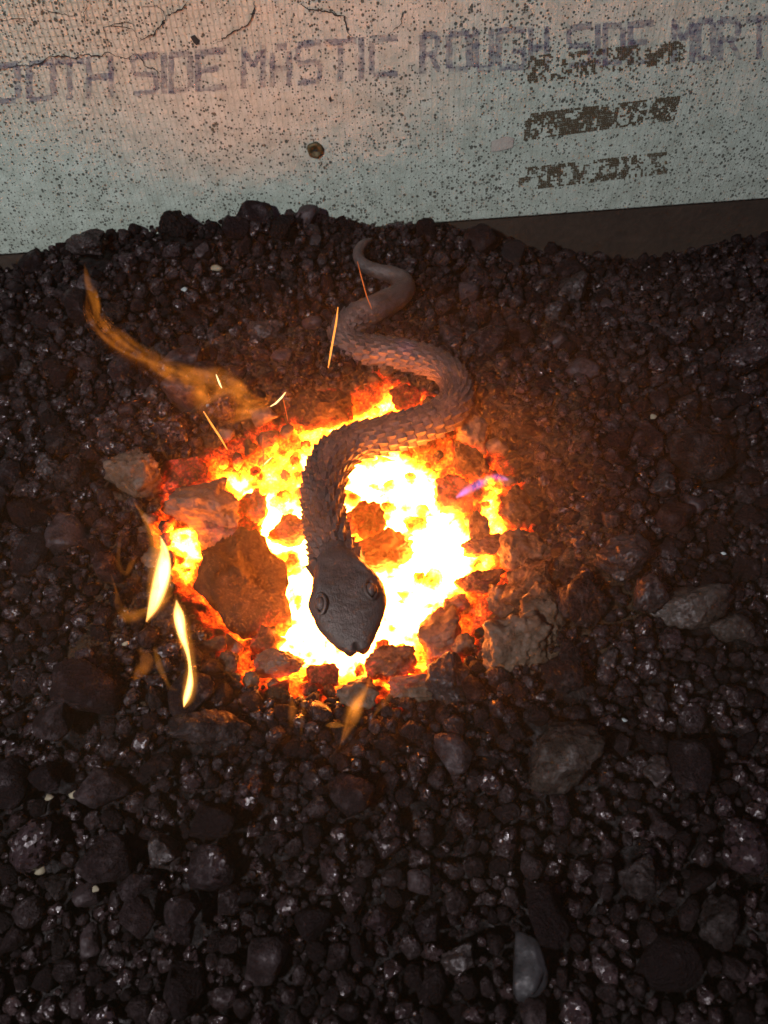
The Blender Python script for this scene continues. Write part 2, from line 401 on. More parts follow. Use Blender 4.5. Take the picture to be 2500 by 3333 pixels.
tag(obj('coal_bed', grid_mesh('coal_bed', -0.75, 0.75, -0.22, BOARD_Y + 0.005, 0.006, bed_z), M['bed']),
    'black bed of fine crushed coal under the lumps', None, None, 'structure')

# glowing floor of the fire
ex0, ex1, ey0, ey1 = FC.x - 0.215, FC.x + 0.215, FC.y - 0.15, FC.y + 0.26
def ember_z(X, Y):
    P = np.stack([X, Y, np.zeros(len(X))], 1)
    edge = np.minimum(np.minimum(X - ex0, ex1 - X), np.minimum(Y - ey0, ey1 - Y))
    lumps = 0.008 * (0.55 - worley(P, 75, 4)) + 0.004 * (0.5 - worley(P, 170, 9)) + 0.004 * fbm(P, 30, 3, 8)
    return bed(X, Y) - 0.003 + lumps - 0.03 * (1 - sstep(edge, 0.0, 0.03))
def ember_heat(V):
    h = heat2d(V)
    P = np.stack([V[:, 0], V[:, 1], np.zeros(len(V))], 1)
    dark = sstep(0.45 - worley(P, 75, 4), 0.0, 0.35)              # tops of the pieces are cooler than the gaps
    return np.clip(h - 0.20 * dark * np.interp(h, [0.70, 0.86], [1.0, 0.15]) + 0.05 * (h > 0.2) * (1 - dark), 0, 1)
tag(obj('ember_bed', grid_mesh('ember_bed', ex0, ex1, ey0, ey1, 0.0017, ember_z, ember_heat), M['ember']),
    'white-hot bed of burning coal under the snake', 'embers', None, 'stuff')

def box_mesh(name, x0, x1, y0, y1, z0, z1, bev=0.0):
    bm = bmesh.new(); bmesh.ops.create_cube(bm, size=1)
    for v in bm.verts:
        v.co = Vector(((x0 + x1) / 2 + v.co.x * (x1 - x0), (y0 + y1) / 2 + v.co.y * (y1 - y0), (z0 + z1) / 2 + v.co.z * (z1 - z0)))
    if bev: bmesh.ops.bevel(bm, geom=bm.edges[:], offset=bev, segments=2, affect='EDGES')
    me = bpy.data.meshes.new(name); bm.to_mesh(me); bm.free(); return me

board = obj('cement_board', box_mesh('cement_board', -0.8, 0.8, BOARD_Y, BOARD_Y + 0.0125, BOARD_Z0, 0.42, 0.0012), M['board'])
tag(board, 'pale grey cement board with purple lettering standing behind the coal', 'board')
rail = bpy.data.objects.new('steel_rail', None); COL.objects.link(rail); rail.location = (0, RAIL_Y, 0)
tag(rail, 'rusty brown steel rail under the cement board', 'rail')
def child(name, me, mat, par):
    o = obj(name, me, mat); o.parent = par; o.matrix_parent_inverse = par.matrix_basis.inverted(); return o
child('rail_web', box_mesh('rail_web', -0.8, 0.8, RAIL_Y, RAIL_Y + 0.006, -0.06, BOARD_Z0 - 0.0005, 0.001), M['rust'], rail)
child('rail_flange', box_mesh('rail_flange', -0.8, 0.8, RAIL_Y + 0.0065, RAIL_Y + 0.04, BOARD_Z0 - 0.006, BOARD_Z0 - 0.001, 0.001), M['rust'], rail)

# --- print on the board
YP = BOARD_Y - 0.0004
def wall_pt(px, py, off=0.0): p = at_y(px, py, BOARD_Y); return Vector((p.x, YP - off, p.z))
TOPS = ([0, 580, 1050, 1400, 1950, 2350, 2600], [203, 168, 130, 104, 76, 56, 44])
BOTS = ([0, 580, 1050, 1400, 1950, 2350, 2600], [338, 302, 270, 238, 214, 196, 186])
T = 0.17
GLYPH = {  # strokes as (x0, y0, x1, y1, thickness), y up
 'O': [(.1,.93,.9,.93,.16),(.1,.07,.85,.07,.13),(.12,.1,.12,.9,.20),(.9,.12,.88,.9,.20)],
 'T': [(0,.93,1,.93,.16),(.5,.0,.5,.9,.17)],
 'H': [(.08,0,.08,1,.16),(.92,0,.92,1,.16),(.1,.5,.95,.52,.17)],
 'S': [(.1,.93,.95,.95,.16),(.1,.55,.1,.9,.15),(.1,.5,.9,.5,.14),(.9,.1,.9,.45,.15),(.1,.05,.9,.07,.14)],
 'I': [(.5,0,.5,1,.5)],
 'D': [(0,.93,.85,.93,.16),(.1,0,.1,.9,.16),(.9,.12,.9,.88,.16),(0,.06,.85,.06,.13)],
 'E': [(0,.93,1,.95,.17),(.1,0,.1,.9,.18),(.1,.5,.75,.52,.14),(.1,.06,1,.06,.13)],
 'M': [(.08,0,.08,1,.16),(.92,0,.92,1,.16),(.1,.9,.5,.5,.18),(.5,.5,.9,.9,.18)],
 'A': [(.1,0,.1,.8,.16),(.9,0,.9,.8,.16),(.2,.93,.8,.93,.16),(.1,.42,.9,.42,.13)],
 'C': [(.1,.93,.9,.93,.16),(.1,.1,.1,.9,.17),(.15,.07,.9,.07,.15)],
 'R': [(.1,0,.1,.95,.18),(.1,.93,.85,.93,.18),(.88,.55,.88,.9,.17),(.1,.48,.85,.48,.14),(.55,.45,.95,.02,.17)],
 'U': [(.1,.1,.1,1,.2),(.9,.1,.9,1,.17),(.15,.06,.9,.06,.15)],
 'G': [(.05,.93,.95,.95,.17),(.1,.1,.1,.9,.18),(.1,.06,.9,.06,.14),(.9,.1,.9,.4,.16),(.5,.45,.95,.45,.15)],
}
WORDS = [('OOTH', [(-60,72),(85,185),(178,275),(282,368)]),
         ('SIDE', [(424,518),(524,545),(550,628),(634,738)]),
         ('MASTIC', [(787,862),(880,948),(960,1050),(1056,1160),(1166,1186),(1200,1305)]),
         ('ROUGH', [(1368,1432),(1452,1536),(1542,1606),(1612,1716),(1722,1784)]),
         ('SIDE', [(1842,1930),(1936,1955),(1962,2034),(2042,2128)]),
         ('MORT', [(2188,2258),(2264,2328),(2336,2410),(2428,2512)])]
for word, spans in WORDS:
    for ch, (xa, xb) in zip(word, spans):
        V, F = [], []
        for (x0, y0, x1, y1, th) in GLYPH[ch]:
            def P(u, v):
                X = xa + (xb - xa) * u
                t = np.interp(X, *TOPS); b = np.interp(X, *BOTS)
                return wall_pt(X, b + (t - b) * v, 0.00005 * (len(V) // 40))
            hz = abs(x1 - x0) * (xb - xa) > abs(y1 - y0) * 130
            asp = 125.0 / (xb - xa)
            n = 9
            base = len(V)
            for k in range(n + 1):
                t = k / n; x = x0 + (x1 - x0) * t; y = y0 + (y1 - y0) * t
                j1, j2 = random.uniform(-.025, .025), random.uniform(-.025, .025)
                if hz: a, b_ = (x, y + th / 2 + j1), (x, y - th / 2 + j2)
                else:
                    hw = min(th / 2 * asp * 0.9, 0.5); a, b_ = (x - hw + j1, y), (x + hw + j2, y)
                V += [P(*a), P(*b_)]
            off = 0.00006 * (base // 20)
            for q in range(base, len(V)): V[q].y -= off
            for k in range(n): F.append((base + 2 * k, base + 2 * k + 1, base + 2 * k + 3, base + 2 * k + 2))
        o = obj('printed_letter', mesh_from('printed_letter', np.array([v[:] for v in V]), F, False), M['purple_ink'], board)
# brown stamped lines, broken up like a dot print
def stamp(q, nu, nv, seed, thr):
    V, F = [], []
    q = [Vector(a) for a in q]
    uu, vv = np.meshgrid(np.arange(nu), np.arange(nv)); Pn = np.stack([uu.ravel(), vv.ravel()], 1).astype(float)
    nz = 0.35 * vnoise(Pn, 0.17, seed) + 0.55 * vnoise(Pn * np.array([1, 0.55]), 0.62, seed + 3) + 0.65 * (RNG.random(len(Pn)) - 0.5)
    for (u, v), z in zip(Pn.astype(int), nz):
        if z < thr: continue
        b = len(V); g = 0.06
        for du, dv in ((g, g), (1 - g, g), (1 - g, 1 - g), (g, 1 - g)):
            s = (u + du + random.uniform(-.14, .14)) / nu; t = (v + dv + random.uniform(-.14, .14)) / nv
            p = (q[0] * (1 - s) + q[1] * s) * (1 - t) + (q[3] * (1 - s) + q[2] * s) * t
            V.append(wall_pt(p.x * K, p.y * K, 0.0006))
        F.append((b, b + 1, b + 2, b + 3))
    o = obj('printed_stamp', mesh_from('printed_stamp', np.array([v[:] for v in V]), F, False), M['brown_ink'], board)
    o['label'] = 'brown broken stamp print on the right of the board'
stamp([(1140,120),(1480,85),(1478,132),(1138,180)], 74, 12, 5, 0.02)
stamp([(1136,245),(1470,205),(1456,258),(1130,303)], 74, 12, 21, -0.10)
stamp([(1122,362),(1440,326),(1440,374),(1118,412)], 74, 12, 43, -0.05)

# cracks: thin dark slits
def crack(pts, wd):
    P = []
    for (a, b) in zip(pts[:-1], pts[1:]):
        n = max(2, int(math.dist(a, b) / 9))
        for k in range(n):
            t = k / n; P.append((a[0] + (b[0] - a[0]) * t + random.uniform(-4, 4), a[1] + (b[1] - a[1]) * t + random.uniform(-4, 4)))
    P.append(pts[-1]); V, F = [], []
    for i, p in enumerate(P):
        w_ = wd * random.uniform(0.4, 1.3) * min(1, 0.3 + 4 * min(i, len(P) - 1 - i) / len(P))
        d = Vector(P[min(i + 1, len(P) - 1)]) - Vector(P[max(i - 1, 0)]); nrm = Vector((-d.y, d.x)).normalized() * w_
        V += [wall_pt(p[0] + nrm.x, p[1] + nrm.y, 0.0010)[:], wall_pt(p[0] - nrm.x, p[1] - nrm.y, 0.0010)[:]]
    for i in range(len(P) - 1): F.append((2 * i, 2 * i + 1, 2 * i + 3, 2 * i + 2))
    obj('crack', mesh_from('crack', np.array(V), F, False), M['hole'], board)
crack([(0,225),(60,210),(105,210),(140,200),(160,182),(200,180),(235,190),(270,175),(330,180),(350,165),(380,180),(415,188),(445,170)], 2.2)
crack([(445,170),(480,215),(510,225),(520,260)], 1.5)
crack([(455,130),(500,108),(520,85),(545,50),(590,30),(612,0)], 2.4)
crack([(455,130),(430,90),(340,85),(350,150),(350,165)], 1.2)
crack([(700,140),(760,105),(805,80),(825,40),(830,0)], 2.0)
crack([(975,10),(1005,32),(1040,30),(1100,48),(1120,55),(1130,95),(1145,118)], 2.2)
crack([(280,85),(275,40),(290,0)], 1.2)
crack([(345,85),(400,70),(440,80)], 1.2)
crack([(145,28),(205,45),(255,48)], 1.2)
crack([(0,70),(40,60),(90,62)], 1.0)
crack([(540,55),(520,20),(460,22)], 1.2)
crack([(1260,110),(1300,80),(1320,30)], 1.2)

# screw, tape spot, soot spot
def disc_thing(name, px, py, rad, mats, label, cat):
    c = at_y(px, py, BOARD_Y); root = bpy.data.objects.new(name, None); COL.objects.link(root); root.location = (c.x, BOARD_Y, c.z); tag(root, label, cat)
    bm = bmesh.new(); n = 20                                        # dished countersunk head with a star recess
    prof = [(1.0, 0.0), (1.02, 0.0012), (0.9, 0.0026), (0.62, 0.0024), (0.45, 0.0012), (0.0001, 0.0004)]
    rings = []
    for k, (r_, h_) in enumerate(prof):
        rings.append([bm.verts.new((rad * r_ * math.cos(a) * (1 + .10 * math.sin(a * 3 + k)), -h_, rad * r_ * math.sin(a) * (1 + .08 * math.cos(a * 5)))) for a in np.linspace(0, 2 * math.pi, n, endpoint=False)])
    for a, b in zip(rings, rings[1:]):
        for i in range(n): bm.faces.new((a[i], a[(i + 1) % n], b[(i + 1) % n], b[i]))
    me = bpy.data.meshes.new('screw_head'); bm.to_mesh(me); bm.free()
    for p in me.polygons: p.use_smooth = True
    obj('screw_head', me, mats[0], root)
    bm = bmesh.new(); bmesh.ops.create_cube(bm, size=1)
    for v in bm.verts: v.co = Vector((v.co.x * rad * 0.5, v.co.y * 0.0008 - 0.0016, v.co.z * rad * 0.16))
    me = bpy.data.meshes.new('recess'); bm.to_mesh(me); bm.free(); obj('recess', me, mats[1], root)
disc_thing('rusty_screw', 1026, 488, 0.0075, (M['screw'], M['hole']), 'rusty screw head driven into the middle of the cement board', 'screw')
def blot(name, pts, mat, par, off=0.0008, th=0.0006):
    V = [wall_pt(x, y, off)[:] for x, y in pts]; n = len(V)
    V += [(v[0], v[1] + th, v[2]) for v in V]
    F = [tuple(range(n))] + [(i, (i + 1) % n, n + (i + 1) % n, n + i) for i in range(n)]
    return obj(name, mesh_from(name, np.array(V), F, False), mat, par)
tp = blot('tape_scrap', [(1600,458),(1650,442),(1672,448),(1668,478),(1630,488),(1598,492)], M['tape'], None, 0.0009)
tag(tp, 'small faded pink scrap of tape on the cement board', 'tape')
blot('pit', [(620,118),(634,112),(646,126),(648,140),(640,146),(630,136)], M['hole'], board, 0.0009)
blot('pit', [(1070,318),(1076,312),(1080,326),(1074,332)], M['hole'], board, 0.0009)

# centre line of the snake, needed to keep lumps from lying on it
CP = [(1207,781,10,.012),(1186,792,27,.012),(1167,815,34,.011),(1167,840,38,.011),(1187,865,42,.011),(1225,881,47,.012),(1270,893,54,.013),
      (1306,912,64,.014),(1316,938,70,.016),(1286,970,80,.018),(1225,1004,92,.020),(1155,1042,102,.021),(1122,1086,100,.021),(1142,1124,92,.021),
      (1195,1140,92,.022),(1262,1150,98,.024),(1335,1160,92,.026),(1408,1180,90,.028),(1464,1216,86,.028),(1486,1266,84,.027),(1474,1316,92,.026),
      (1428,1358,104,.026),(1342,1392,110,.026),(1246,1418,113,.026),(1160,1438,114,.027),(1096,1478,118,.028),(1061,1545,117,.029),(1051,1617,113,.030),
      (1057,1690,110,.031),(1067,1740,112,.032),(1082,1790,122,.033),(1100,1850,168,.034),(1113,1890,205,.034),(1128,1935,250,.034),(1135,1975,252,.033),
      (1139,2012,230,.032),(1146,2050,192,.031),(1154,2086,140,.030),(1160,2112,104,.029),(1163,2128,84,.0285)]
C3, R3 = [], []
for (x, y, wd, z) in CP:
    i_ = len(C3); lift = 0.006 + wd / 2 * 0.75 / FPX
    p = at_bed(x, y, lift) if i_ < 9 else at(x, y, z); 
    if 9 <= i_ < 13: p = p.lerp(at_bed(x, y, lift), (13 - i_) / 5)
    C3.append(p); R3.append(wd / 2 * depth(p) / FPX)
SNXY = np.array([[c[0], c[1]] for c in C3])

# ================================================================== coal lumps
def rock_verts(level, seed, angular=0.6, bumpy=0.12, knob=0.0):
    V, F = ICO[level]; V = V.copy(); rs = np.random.default_rng(seed)
    V *= 1 + 0.34 * fbm(V + seed * 3.1, 0.9, 2, seed)[:, None]
    V *= rs.uniform(0.75, 1.25, 3)
    for _ in range(int(5 + angular * 10)):
        n = rs.normal(size=3); n /= np.linalg.norm(n); s = V @ n; d = rs.uniform(0.58, 0.88) * s.max()
        over = np.clip(s - d, 0, None); V -= (over * (0.72 + 0.26 * angular))[:, None] * n
    V *= 1 + bumpy * (fbm(V + seed * 1.7, 2.6, 5, seed + 9, 0.6))[:, None]
    if knob: V *= 1 + knob * (fbm(V + seed, 2.2, 6, seed + 40, 0.68) - 0.5 * np.abs(fbm(V - seed, 5.0, 3, seed + 60, 0.6)))[:, None]
    V /= np.abs(V).max(0)
    return V, F
LIB4 = [rock_verts(3, 100 + i, 1.3, 0.012) if i % 3 else rock_verts(3, 100 + i, 0.5, 0.08) for i in range(22)]
LIBK = [rock_verts(4, 300 + i, 0.6, 0.05, 0.13) for i in range(10)]
LIB2 = [rock_verts(2, 500 + i, random.choice((0.5, 0.9, 1.3)), random.uniform(0.04, 0.15)) for i in range(24)]
LIB1 = [rock_verts(1, 700 + i, random.choice((0.4, 0.9)), 0.15) for i in range(24)]
MESH = {}
for i, (V, F) in enumerate(LIB4):
    for mt in ('coal', 'coal_dull'):
        me = mesh_from('coal_lump', V, F, i % 3 == 0); me.materials.append(M[mt]); MESH['c', i, mt] = me
for i, (V, F) in enumerate(LIBK):
    for mt in ('coke', 'clinker'):
        me = mesh_from('coke_lump', V, F); me.materials.append(M[mt]); MESH['k', i, mt] = me

GX0, GY0, GS = -0.72, -0.2, 0.002
GNX, GNY = int(1.44 / GS), int((BOARD_Y + 0.2) / GS)
OCC = np.zeros((GNY, GNX), np.float32)                              # 1 = covered by a lump
def occ_frac(x, y, r):
    i0, i1 = int((x - r - GX0) / GS), int((x + r - GX0) / GS) + 1; j0, j1 = int((y - r - GY0) / GS), int((y + r - GY0) / GS) + 1
    a = OCC[max(j0, 0):j1, max(i0, 0):i1]; return float(a.mean()) if a.size else 1.0
def occ_set(x, y, rx, ry):
    i0, i1 = max(int((x - rx - GX0) / GS), 0), int((x + rx - GX0) / GS) + 1; j0, j1 = max(int((y - ry - GY0) / GS), 0), int((y + ry - GY0) / GS) + 1
    jj, ii = np.mgrid[j0:min(j1, GNY), i0:min(i1, GNX)]
    mk = ((ii * GS + GX0 - x) / rx) ** 2 + ((jj * GS + GY0 - y) / ry) ** 2 < 1
    OCC[j0:j1, i0:i1][mk] = 1

# fire chunks, hand placed: (cx, cy, w, h in the 1659-wide picture, lift, kind, cool, label)
CH = [
 (508,1268,185,215,0.012,'f',0.97,'big dark coke block beside the fire left of the snake head'),
 (440,1082,140,95,0.012,'f',0.9,'dark porous coke chunk at the upper left edge of the fire'),
 (480,1150,105,75,0.006,'f',0.52,'dull red coke piece between the two dark blocks left of the neck'),
 (395,1020,120,60,0.010,'f',0.45,'orange lit crumbly coke piece above the left end of the fire'),
 (280,1022,110,90,0.012,'f',0.75,'gravelly coke clump glinting orange at the far left of the fire'),
 (790,1118,80,75,0.012,'f',0.50,'dark red knobbly coke piece in the white fire right of the neck'),
 (818,1188,125,72,0.006,'f',0.48,'smooth red brown coke slab touching the right side of the neck'),
 (632,1146,105,70,0.004,'f',0.44,'red hot coke wedge touching the left side of the neck'),
 (542,1088,58,85,0.006,'f',0.46,'crumbly upright red ember at the left rim of the white fire'),
 (530,1140,55,42,0.004,'f',0.46,'small red ember below the crumbly upright ember left of the neck'),
 (846,1430,95,72,0.012,'f',0.60,'square brown coke block under the right of the snake nose'),
 (946,1368,78,110,0.014,'f',0.62,'upright brown coke block right of the snake nose'),
 (978,1312,58,52,0.010,'f',0.46,'rounded red ember above the upright brown coke block'),
 (1000,1395,50,38,0.010,'f',0.66,'small dull purple brown coke piece right of the upright block'),
 (985,1065,90,80,0.008,'f',0.42,'deep red ember mass at the upper right rim of the white fire'),
 (1042,1140,52,70,0.012,'f',0.66,'dark upright coke piece between yellow glowing gaps on the right'),
 (1050,1178,95,40,0.010,'f',0.58,'long dark coke piece below the yellow gap on the right'),
 (1030,1255,100,45,0.008,'f',0.55,'flat brown coke piece at the right rim of the white fire'),
 (1118,1188,90,72,0.014,'f',0.78,'rough coke knob with orange lit left face at the right of the fire'),
 (1112,1095,75,95,0.014,'f',0.78,'orange lit spiky coke piece right of the violet flame'),
 (1148,1258,100,105,0.016,'f',0.82,'large knobbly coke piece lit bright orange right of the fire'),
 (1080,1290,62,58,0.012,'f',0.66,'round coke knob with glowing rim right of the snake head'),
 (1165,1325,85,115,0.012,'f',0.9,'grey brown tall coke piece behind the orange lit ones'),
 (1110,1372,130,125,0.014,'f',0.85,'broad grey brown coke mass lower right of the fire'),
 (1020,920,60,90,0.010,'f',0.70,'dark coke crust with red underside right of the big coil'),
 (1015,985,62,85,0.012,'f',0.74,'orange flecked coke spike above the right of the fire'),
 (700,880,140,75,0.012,'f',0.74,'dark crust of coal inside the big coil, glowing below'),
 (880,855,62,45,0.004,'f',0.48,'glowing lump inside the bend of the big coil'),
 (775,1497,75,60,0.010,'f',0.72,'dark coke lump below the snake nose'),
 (600,1440,110,60,0.008,'f',0.60,'thin curled coke flake at the lower left rim of the fire'),
 (570,1385,70,70,0.008,'f',0.52,'red lit coke piece right below the big dark block'),
 (700,1462,80,50,0.006,'f',0.48,'red crumbly ember mass below the fire left of the nose'),
 (905,1478,110,60,0.006,'f',0.50,'red ember slope with a yellow seam below the square block'),
 (960,1462,115,110,0.012,'k',0,'rough coke lump lower right of the snake nose'),
 (1218,1438,105,105,0.016,'k',0,'round porous coke lump flecked with orange light'),
 (1255,1292,115,105,0.014,'k',0,'angular coke lump right of the orange lit coke'),
 (1222,1608,165,140,0.018,'x',0,'big pale clinker with orange lit top in the right foreground'),
 (1515,1302,200,105,0.014,'x',0,'long pale grey clinker at the right edge'),
 (1588,1350,90,72,0.012,'x',0,'flat topped grey clinker just below the long pale clinker'),
 (1523,970,135,140,0.014,'k',0,'triangular grey coke lump at the right edge behind the fire'),
 (1398,1275,85,80,0.012,'k',0,'knobbly coke lump left of the long pale clinker'),
 (1345,1195,120,90,0.012,'k',0,'dark coke lump speckled with glints right of the fire'),
 (1109,538,56,62,0.010,'s',0,'blue grey rounded stone at the foot of the board'),
 (680,515,26,30,0.008,'s',0,'small pale stone at the back left of the tail tip'),
 (190,522,92,72,0.014,'k',0,'round dark coke lump on the left end of the mound at the board'),
 (375,480,75,55,0.014,'k',0,'dark coke lump on the crest of the mound at the board'),
 (610,480,60,50,0.010,'k',0,'coke lump on the mound crest nearest the middle of the board'),
 (175,1482,150,105,0.014,'c',0,'big smooth coal lump with an orange sheen left of the flames'),
 (125,1548,98,88,0.012,'c',0,'coal lump with white specks below the big smooth lump on the left'),
 (455,1575,165,85,0.012,'k',0,'wide brown coke slab below the S shaped flame'),
 (540,1716,55,70,0.010,'c',0,'pointed shiny coal lump in the middle of the foreground'),
 (762,1712,88,88,0.012,'c',0,'squarish coal lump below the fire with a lit top'),
 (1180,1990,90,135,0.014,'c',0,'large smooth oval coal lump in the right foreground'),
 (1143,2082,75,120,0.012,'s',0,'pale pointed stone leaning on the large oval coal lump'),
 (1385,1886,92,95,0.012,'k',0,'porous coke lump in the right foreground'),
 (1618,1836,95,120,0.014,'c',0,'large blocky coal lump at the right edge of the foreground'),
 (1490,1640,85,115,0.014,'c',0,'tall flat faced coal block right of the big clinker'),
 (1570,1995,105,105,0.012,'k',0,'round coke lump in the lower right corner'),
 (395,1966,75,85,0.012,'c',0,'cube shaped coal lump with orange top in the left foreground'),
 (400,2012,52,42,0.014,'c',0,'shiny grey flat coal piece just below the cube shaped lump'),
 (290,1972,75,85,0.012,'c',0,'twin peaked coal lump in the left foreground'),
 (573,2190,52,48,0.012,'c',0,'glossy round coal lump at the bottom edge'),
 (460,1862,115,85,0.012,'c',0,'broad coal lump with orange edge in the left foreground'),
 (230,1852,115,85,0.012,'c',0,'rounded coal lump left of the broad one'),
 (285,1917,78,52,0.012,'c',0,'flat oval coal lump below the rounded one on the left'),
 (65,1822,115,105,0.012,'c',0,'dark coal lump at the left edge of the foreground'),
 (210,1702,125,75,0.012,'c',0,'wide smooth coal lump in the left middle ground'),
 (95,1676,90,58,0.012,'c',0,'block of coal at the left edge beside the wide smooth lump'),
 (455,1770,105,80,0.010,'c',0,'egg shaped coal lump left of the pointed shiny lump'),
 (905,1905,55,50,0.012,'c',0,'coal lump with a bright shiny face in the middle foreground'),
 (100,1795,60,60,0.014,'c',0,'pitted coal lump behind the dark lump at the left edge'),
 (1420,1660,60,60,0.010,'k',0,'small coke lump left of the tall flat faced block'),
 (400,770,90,50,0.012,'c',0,'grey wedge of coal above the wispy flame'),
 (1620,760,120,70,0.010,'c',0,'large smooth dark coal lump at the right edge near the board'),
]
n_thing = 0; LABEL_ME = []
for idx, (cx, cy_, wpx, hpx, lift, kind, cool, label) in enumerate(CH):
    p = at_bed(cx * K, cy_ * K, lift); dp = depth(p); s = K * dp / FPX
    gk = 1.28 if kind == 'f' else 1.12
    sx, sy = wpx / 2 * s * gk, hpx / 2 * s * 1.08 * gk
    sz = min(sx, sy) * (0.85 if kind != 'f' else 1.05)
    p.z -= sz * (0.2 if kind not in 'xs' else 0.4)
    rotz = random.uniform(-0.25, 0.25)
    tiltv = (random.uniform(-.2, .2), random.uniform(-.2, .2), rotz)
    if kind == 'f':
        V, F = rock_verts(4 if wpx < 95 else 5, 900 + idx, 1.1 if wpx > 100 else 0.6, 0.06, 0.13 if wpx > 100 else 0.19)
        R = np.array(Matrix.Rotation(rotz, 3, 'Z'))
        L = (V * np.array([sx, sy, sz])) @ R.T
        Wd = L + np.array(p)
        h = heat2d(Wd)
        up = np.clip((V[:, 2] + 0.35) / 0.75, 0, 1)                 # under side takes the heat of the bed, top has cooled
        lim = 0.60 - 0.62 * cool
        hv = h * (1 - up) * 0.85 + np.minimum(h, lim) * up
        hv = np.where(V[:, 2] < -0.45, h * 0.9, hv) 
        me = mesh_from('coke_chunk', L, F); set_attr(me, 'ember_heat', np.clip(hv, 0, 1))
        o = obj('coke_chunk' if cool > 0.5 else 'ember', me, M['ember']); o.location = p
        tag(o, label, 'coke' if cool > 0.5 else 'ember', 'coke and embers around the fire')
    else:
        if kind == 'c':
            me = MESH['c', idx % 22, 'coal' if idx % 3 else 'coal_dull']; nm, ct = 'coal_lump', 'coal'
        elif kind == 's':
            V, F = rock_verts(4, 1200 + idx, 1.0, 0.05); me = mesh_from('stone', V, F); me.materials.append(M['stone']); nm, ct = 'stone', 'stone'
        else:
            me = MESH['k', idx % 10, 'coke' if kind == 'k' else 'clinker']; nm, ct = ('coke_lump', 'coke') if kind == 'k' else ('clinker', 'clinker')
        o = obj(nm, me); o.location = p; o.scale = (sx, sy, sz); o.rotation_euler = tiltv
        tag(o, label, ct, {'coal': 'lumps of coal on the forge bed', 'coke': 'lumps of coke on the forge bed', 'clinker': 'clinkers on the forge bed', 'stone': 'stones among the coal'}[ct])
        if kind == 'c': n_thing += 1
    occ_set(p.x, p.y, sx * 0.92, sy * 0.92)

# small embers ringing the white-hot pool
cnt = 0; tries = 0
while cnt < 130 and tries < 6000:
    tries += 1
    x = FC.x + random.uniform(-0.20, 0.20); y = FC.y + random.uniform(-0.13, 0.24)
    hh = float(heat2d(np.array([[x, y, 0.0]]))[0])
    if not (0.26 < hh < 0.80): continue
    r = random.uniform(0.0045, 0.0105)
    if occ_frac(x, y, r) > 0.15: continue
    V, F = rock_verts(3, 2000 + cnt, 0.6, 0.08, 0.15)
    sc = np.array([r * random.uniform(.8, 1.3), r * random.uniform(.8, 1.3), r * random.uniform(.7, 1.0)])
    R = np.array(Matrix.Rotation(random.uniform(0, 6.28), 3, 'Z')); L = (V * sc) @ R.T
    p = Vector((x, y, bz(x, y) + r * 0.35)); h = heat2d(L + np.array(p))
    up = np.clip((V[:, 2] + 0.5) / 1.1, 0, 1)
    me = mesh_from('ember', L, F); set_attr(me, 'ember_heat', np.clip(h * 1.05 - up * random.uniform(0.08, 0.40), 0, 1))
    o = obj('ember', me, M['ember']); o.location = p
    X, Y = project(np.array([p])); LABEL_ME.append((o, 'small red-hot ember')); side = 'left of the snake neck' if X[0] < 1050 and Y[0] > 1450 else ('right of the snake neck' if Y[0] > 1450 else 'under the big coil')
    tag(o, 'small red-hot ember in the glowing crust ' + side, 'ember', 'small embers ' + side)
    occ_set(x, y, r * .9, r * .9); cnt += 1

# random lumps: largest as things, the rest as one mass
def place(n, rlo, rhi, maxocc, tries, bias=1.0):
    out = []
    for _ in range(tries):
        if len(out) >= n: break
        y = random.uniform(-0.16, BOARD_Y - 0.012); half = 0.27 + 0.34 * max(0, y) / BOARD_Y
        x = random.uniform(-half, half)
        r = rlo + (rhi - rlo) * random.random() ** bias
        hh = float(heat2d(np.array([[x, y, 0.0]]))[0]) if abs(x - FC.x) < 0.26 and -0.2 < y - FC.y < 0.3 else 0
        if hh > 0.2: continue
        if occ_frac(x, y, r * 0.9) > maxocc: continue
        if r > 0.0065 and np.hypot(SNXY[:, 0] - x, SNXY[:, 1] - y).min() < r + 0.022: continue
        asp = random.uniform(0.7, 1.0)
        occ_set(x, y, r * 0.9, r * 0.9 * asp); out.append((x, y, r, asp))
    return out
def zone(X, Y):
    X /= K; Y /= K
    if Y > 1850: return 'in the blurred nearest row at the bottom left' if X < 560 else ('in the blurred nearest row at the bottom right' if X > 1100 else 'in the blurred nearest row at the bottom middle')
    if Y > 1530: return 'in the foreground left of the fire' if X < 500 else ('in the foreground right of the big clinker' if X > 1150 else 'in the foreground below the fire')
    if Y > 1000: return 'left of the tall yellow flame' if X < 800 else 'in the dark heap right of the fire'
    if Y > 700: return 'around the wispy orange flame' if X < 700 else 'right of the snake coils'
    return 'on the mound against the board left of the tail' if X < 800 else 'at the foot of the board right of the tail'
big = place(300 - n_thing, 0.0085, 0.022, 0.12, 60000, 1.9)
for k, (x, y, r, asp) in enumerate(big):
    ck = random.random() < 0.22
    me = MESH['k', k % 10, 'coke'] if ck else MESH['c', random.randrange(22), 'coal' if random.random() < .6 else 'coal_dull']
    o = obj('coke_lump' if ck else 'coal_lump', me)
    o.location = (x, y, bz(x, y) + r * random.uniform(0.05, 0.3)); o.scale = (r, r * asp, r * random.uniform(.65, .95))
    o.rotation_euler = (random.uniform(-.5, .5), random.uniform(-.5, .5), random.uniform(0, 6.28))
    X, Y = project(np.array([o.location])); zn = zone(float(X[0]), float(Y[0]))
    kind = ('big ' if r > 0.0145 else '') + ('porous coke lump' if ck else 'dark coal lump'); LABEL_ME.append((o, kind))
    tag(o, kind + ' ' + zn, 'coke' if ck else 'coal', ('coke lumps ' if ck else 'coal lumps ') + zn)

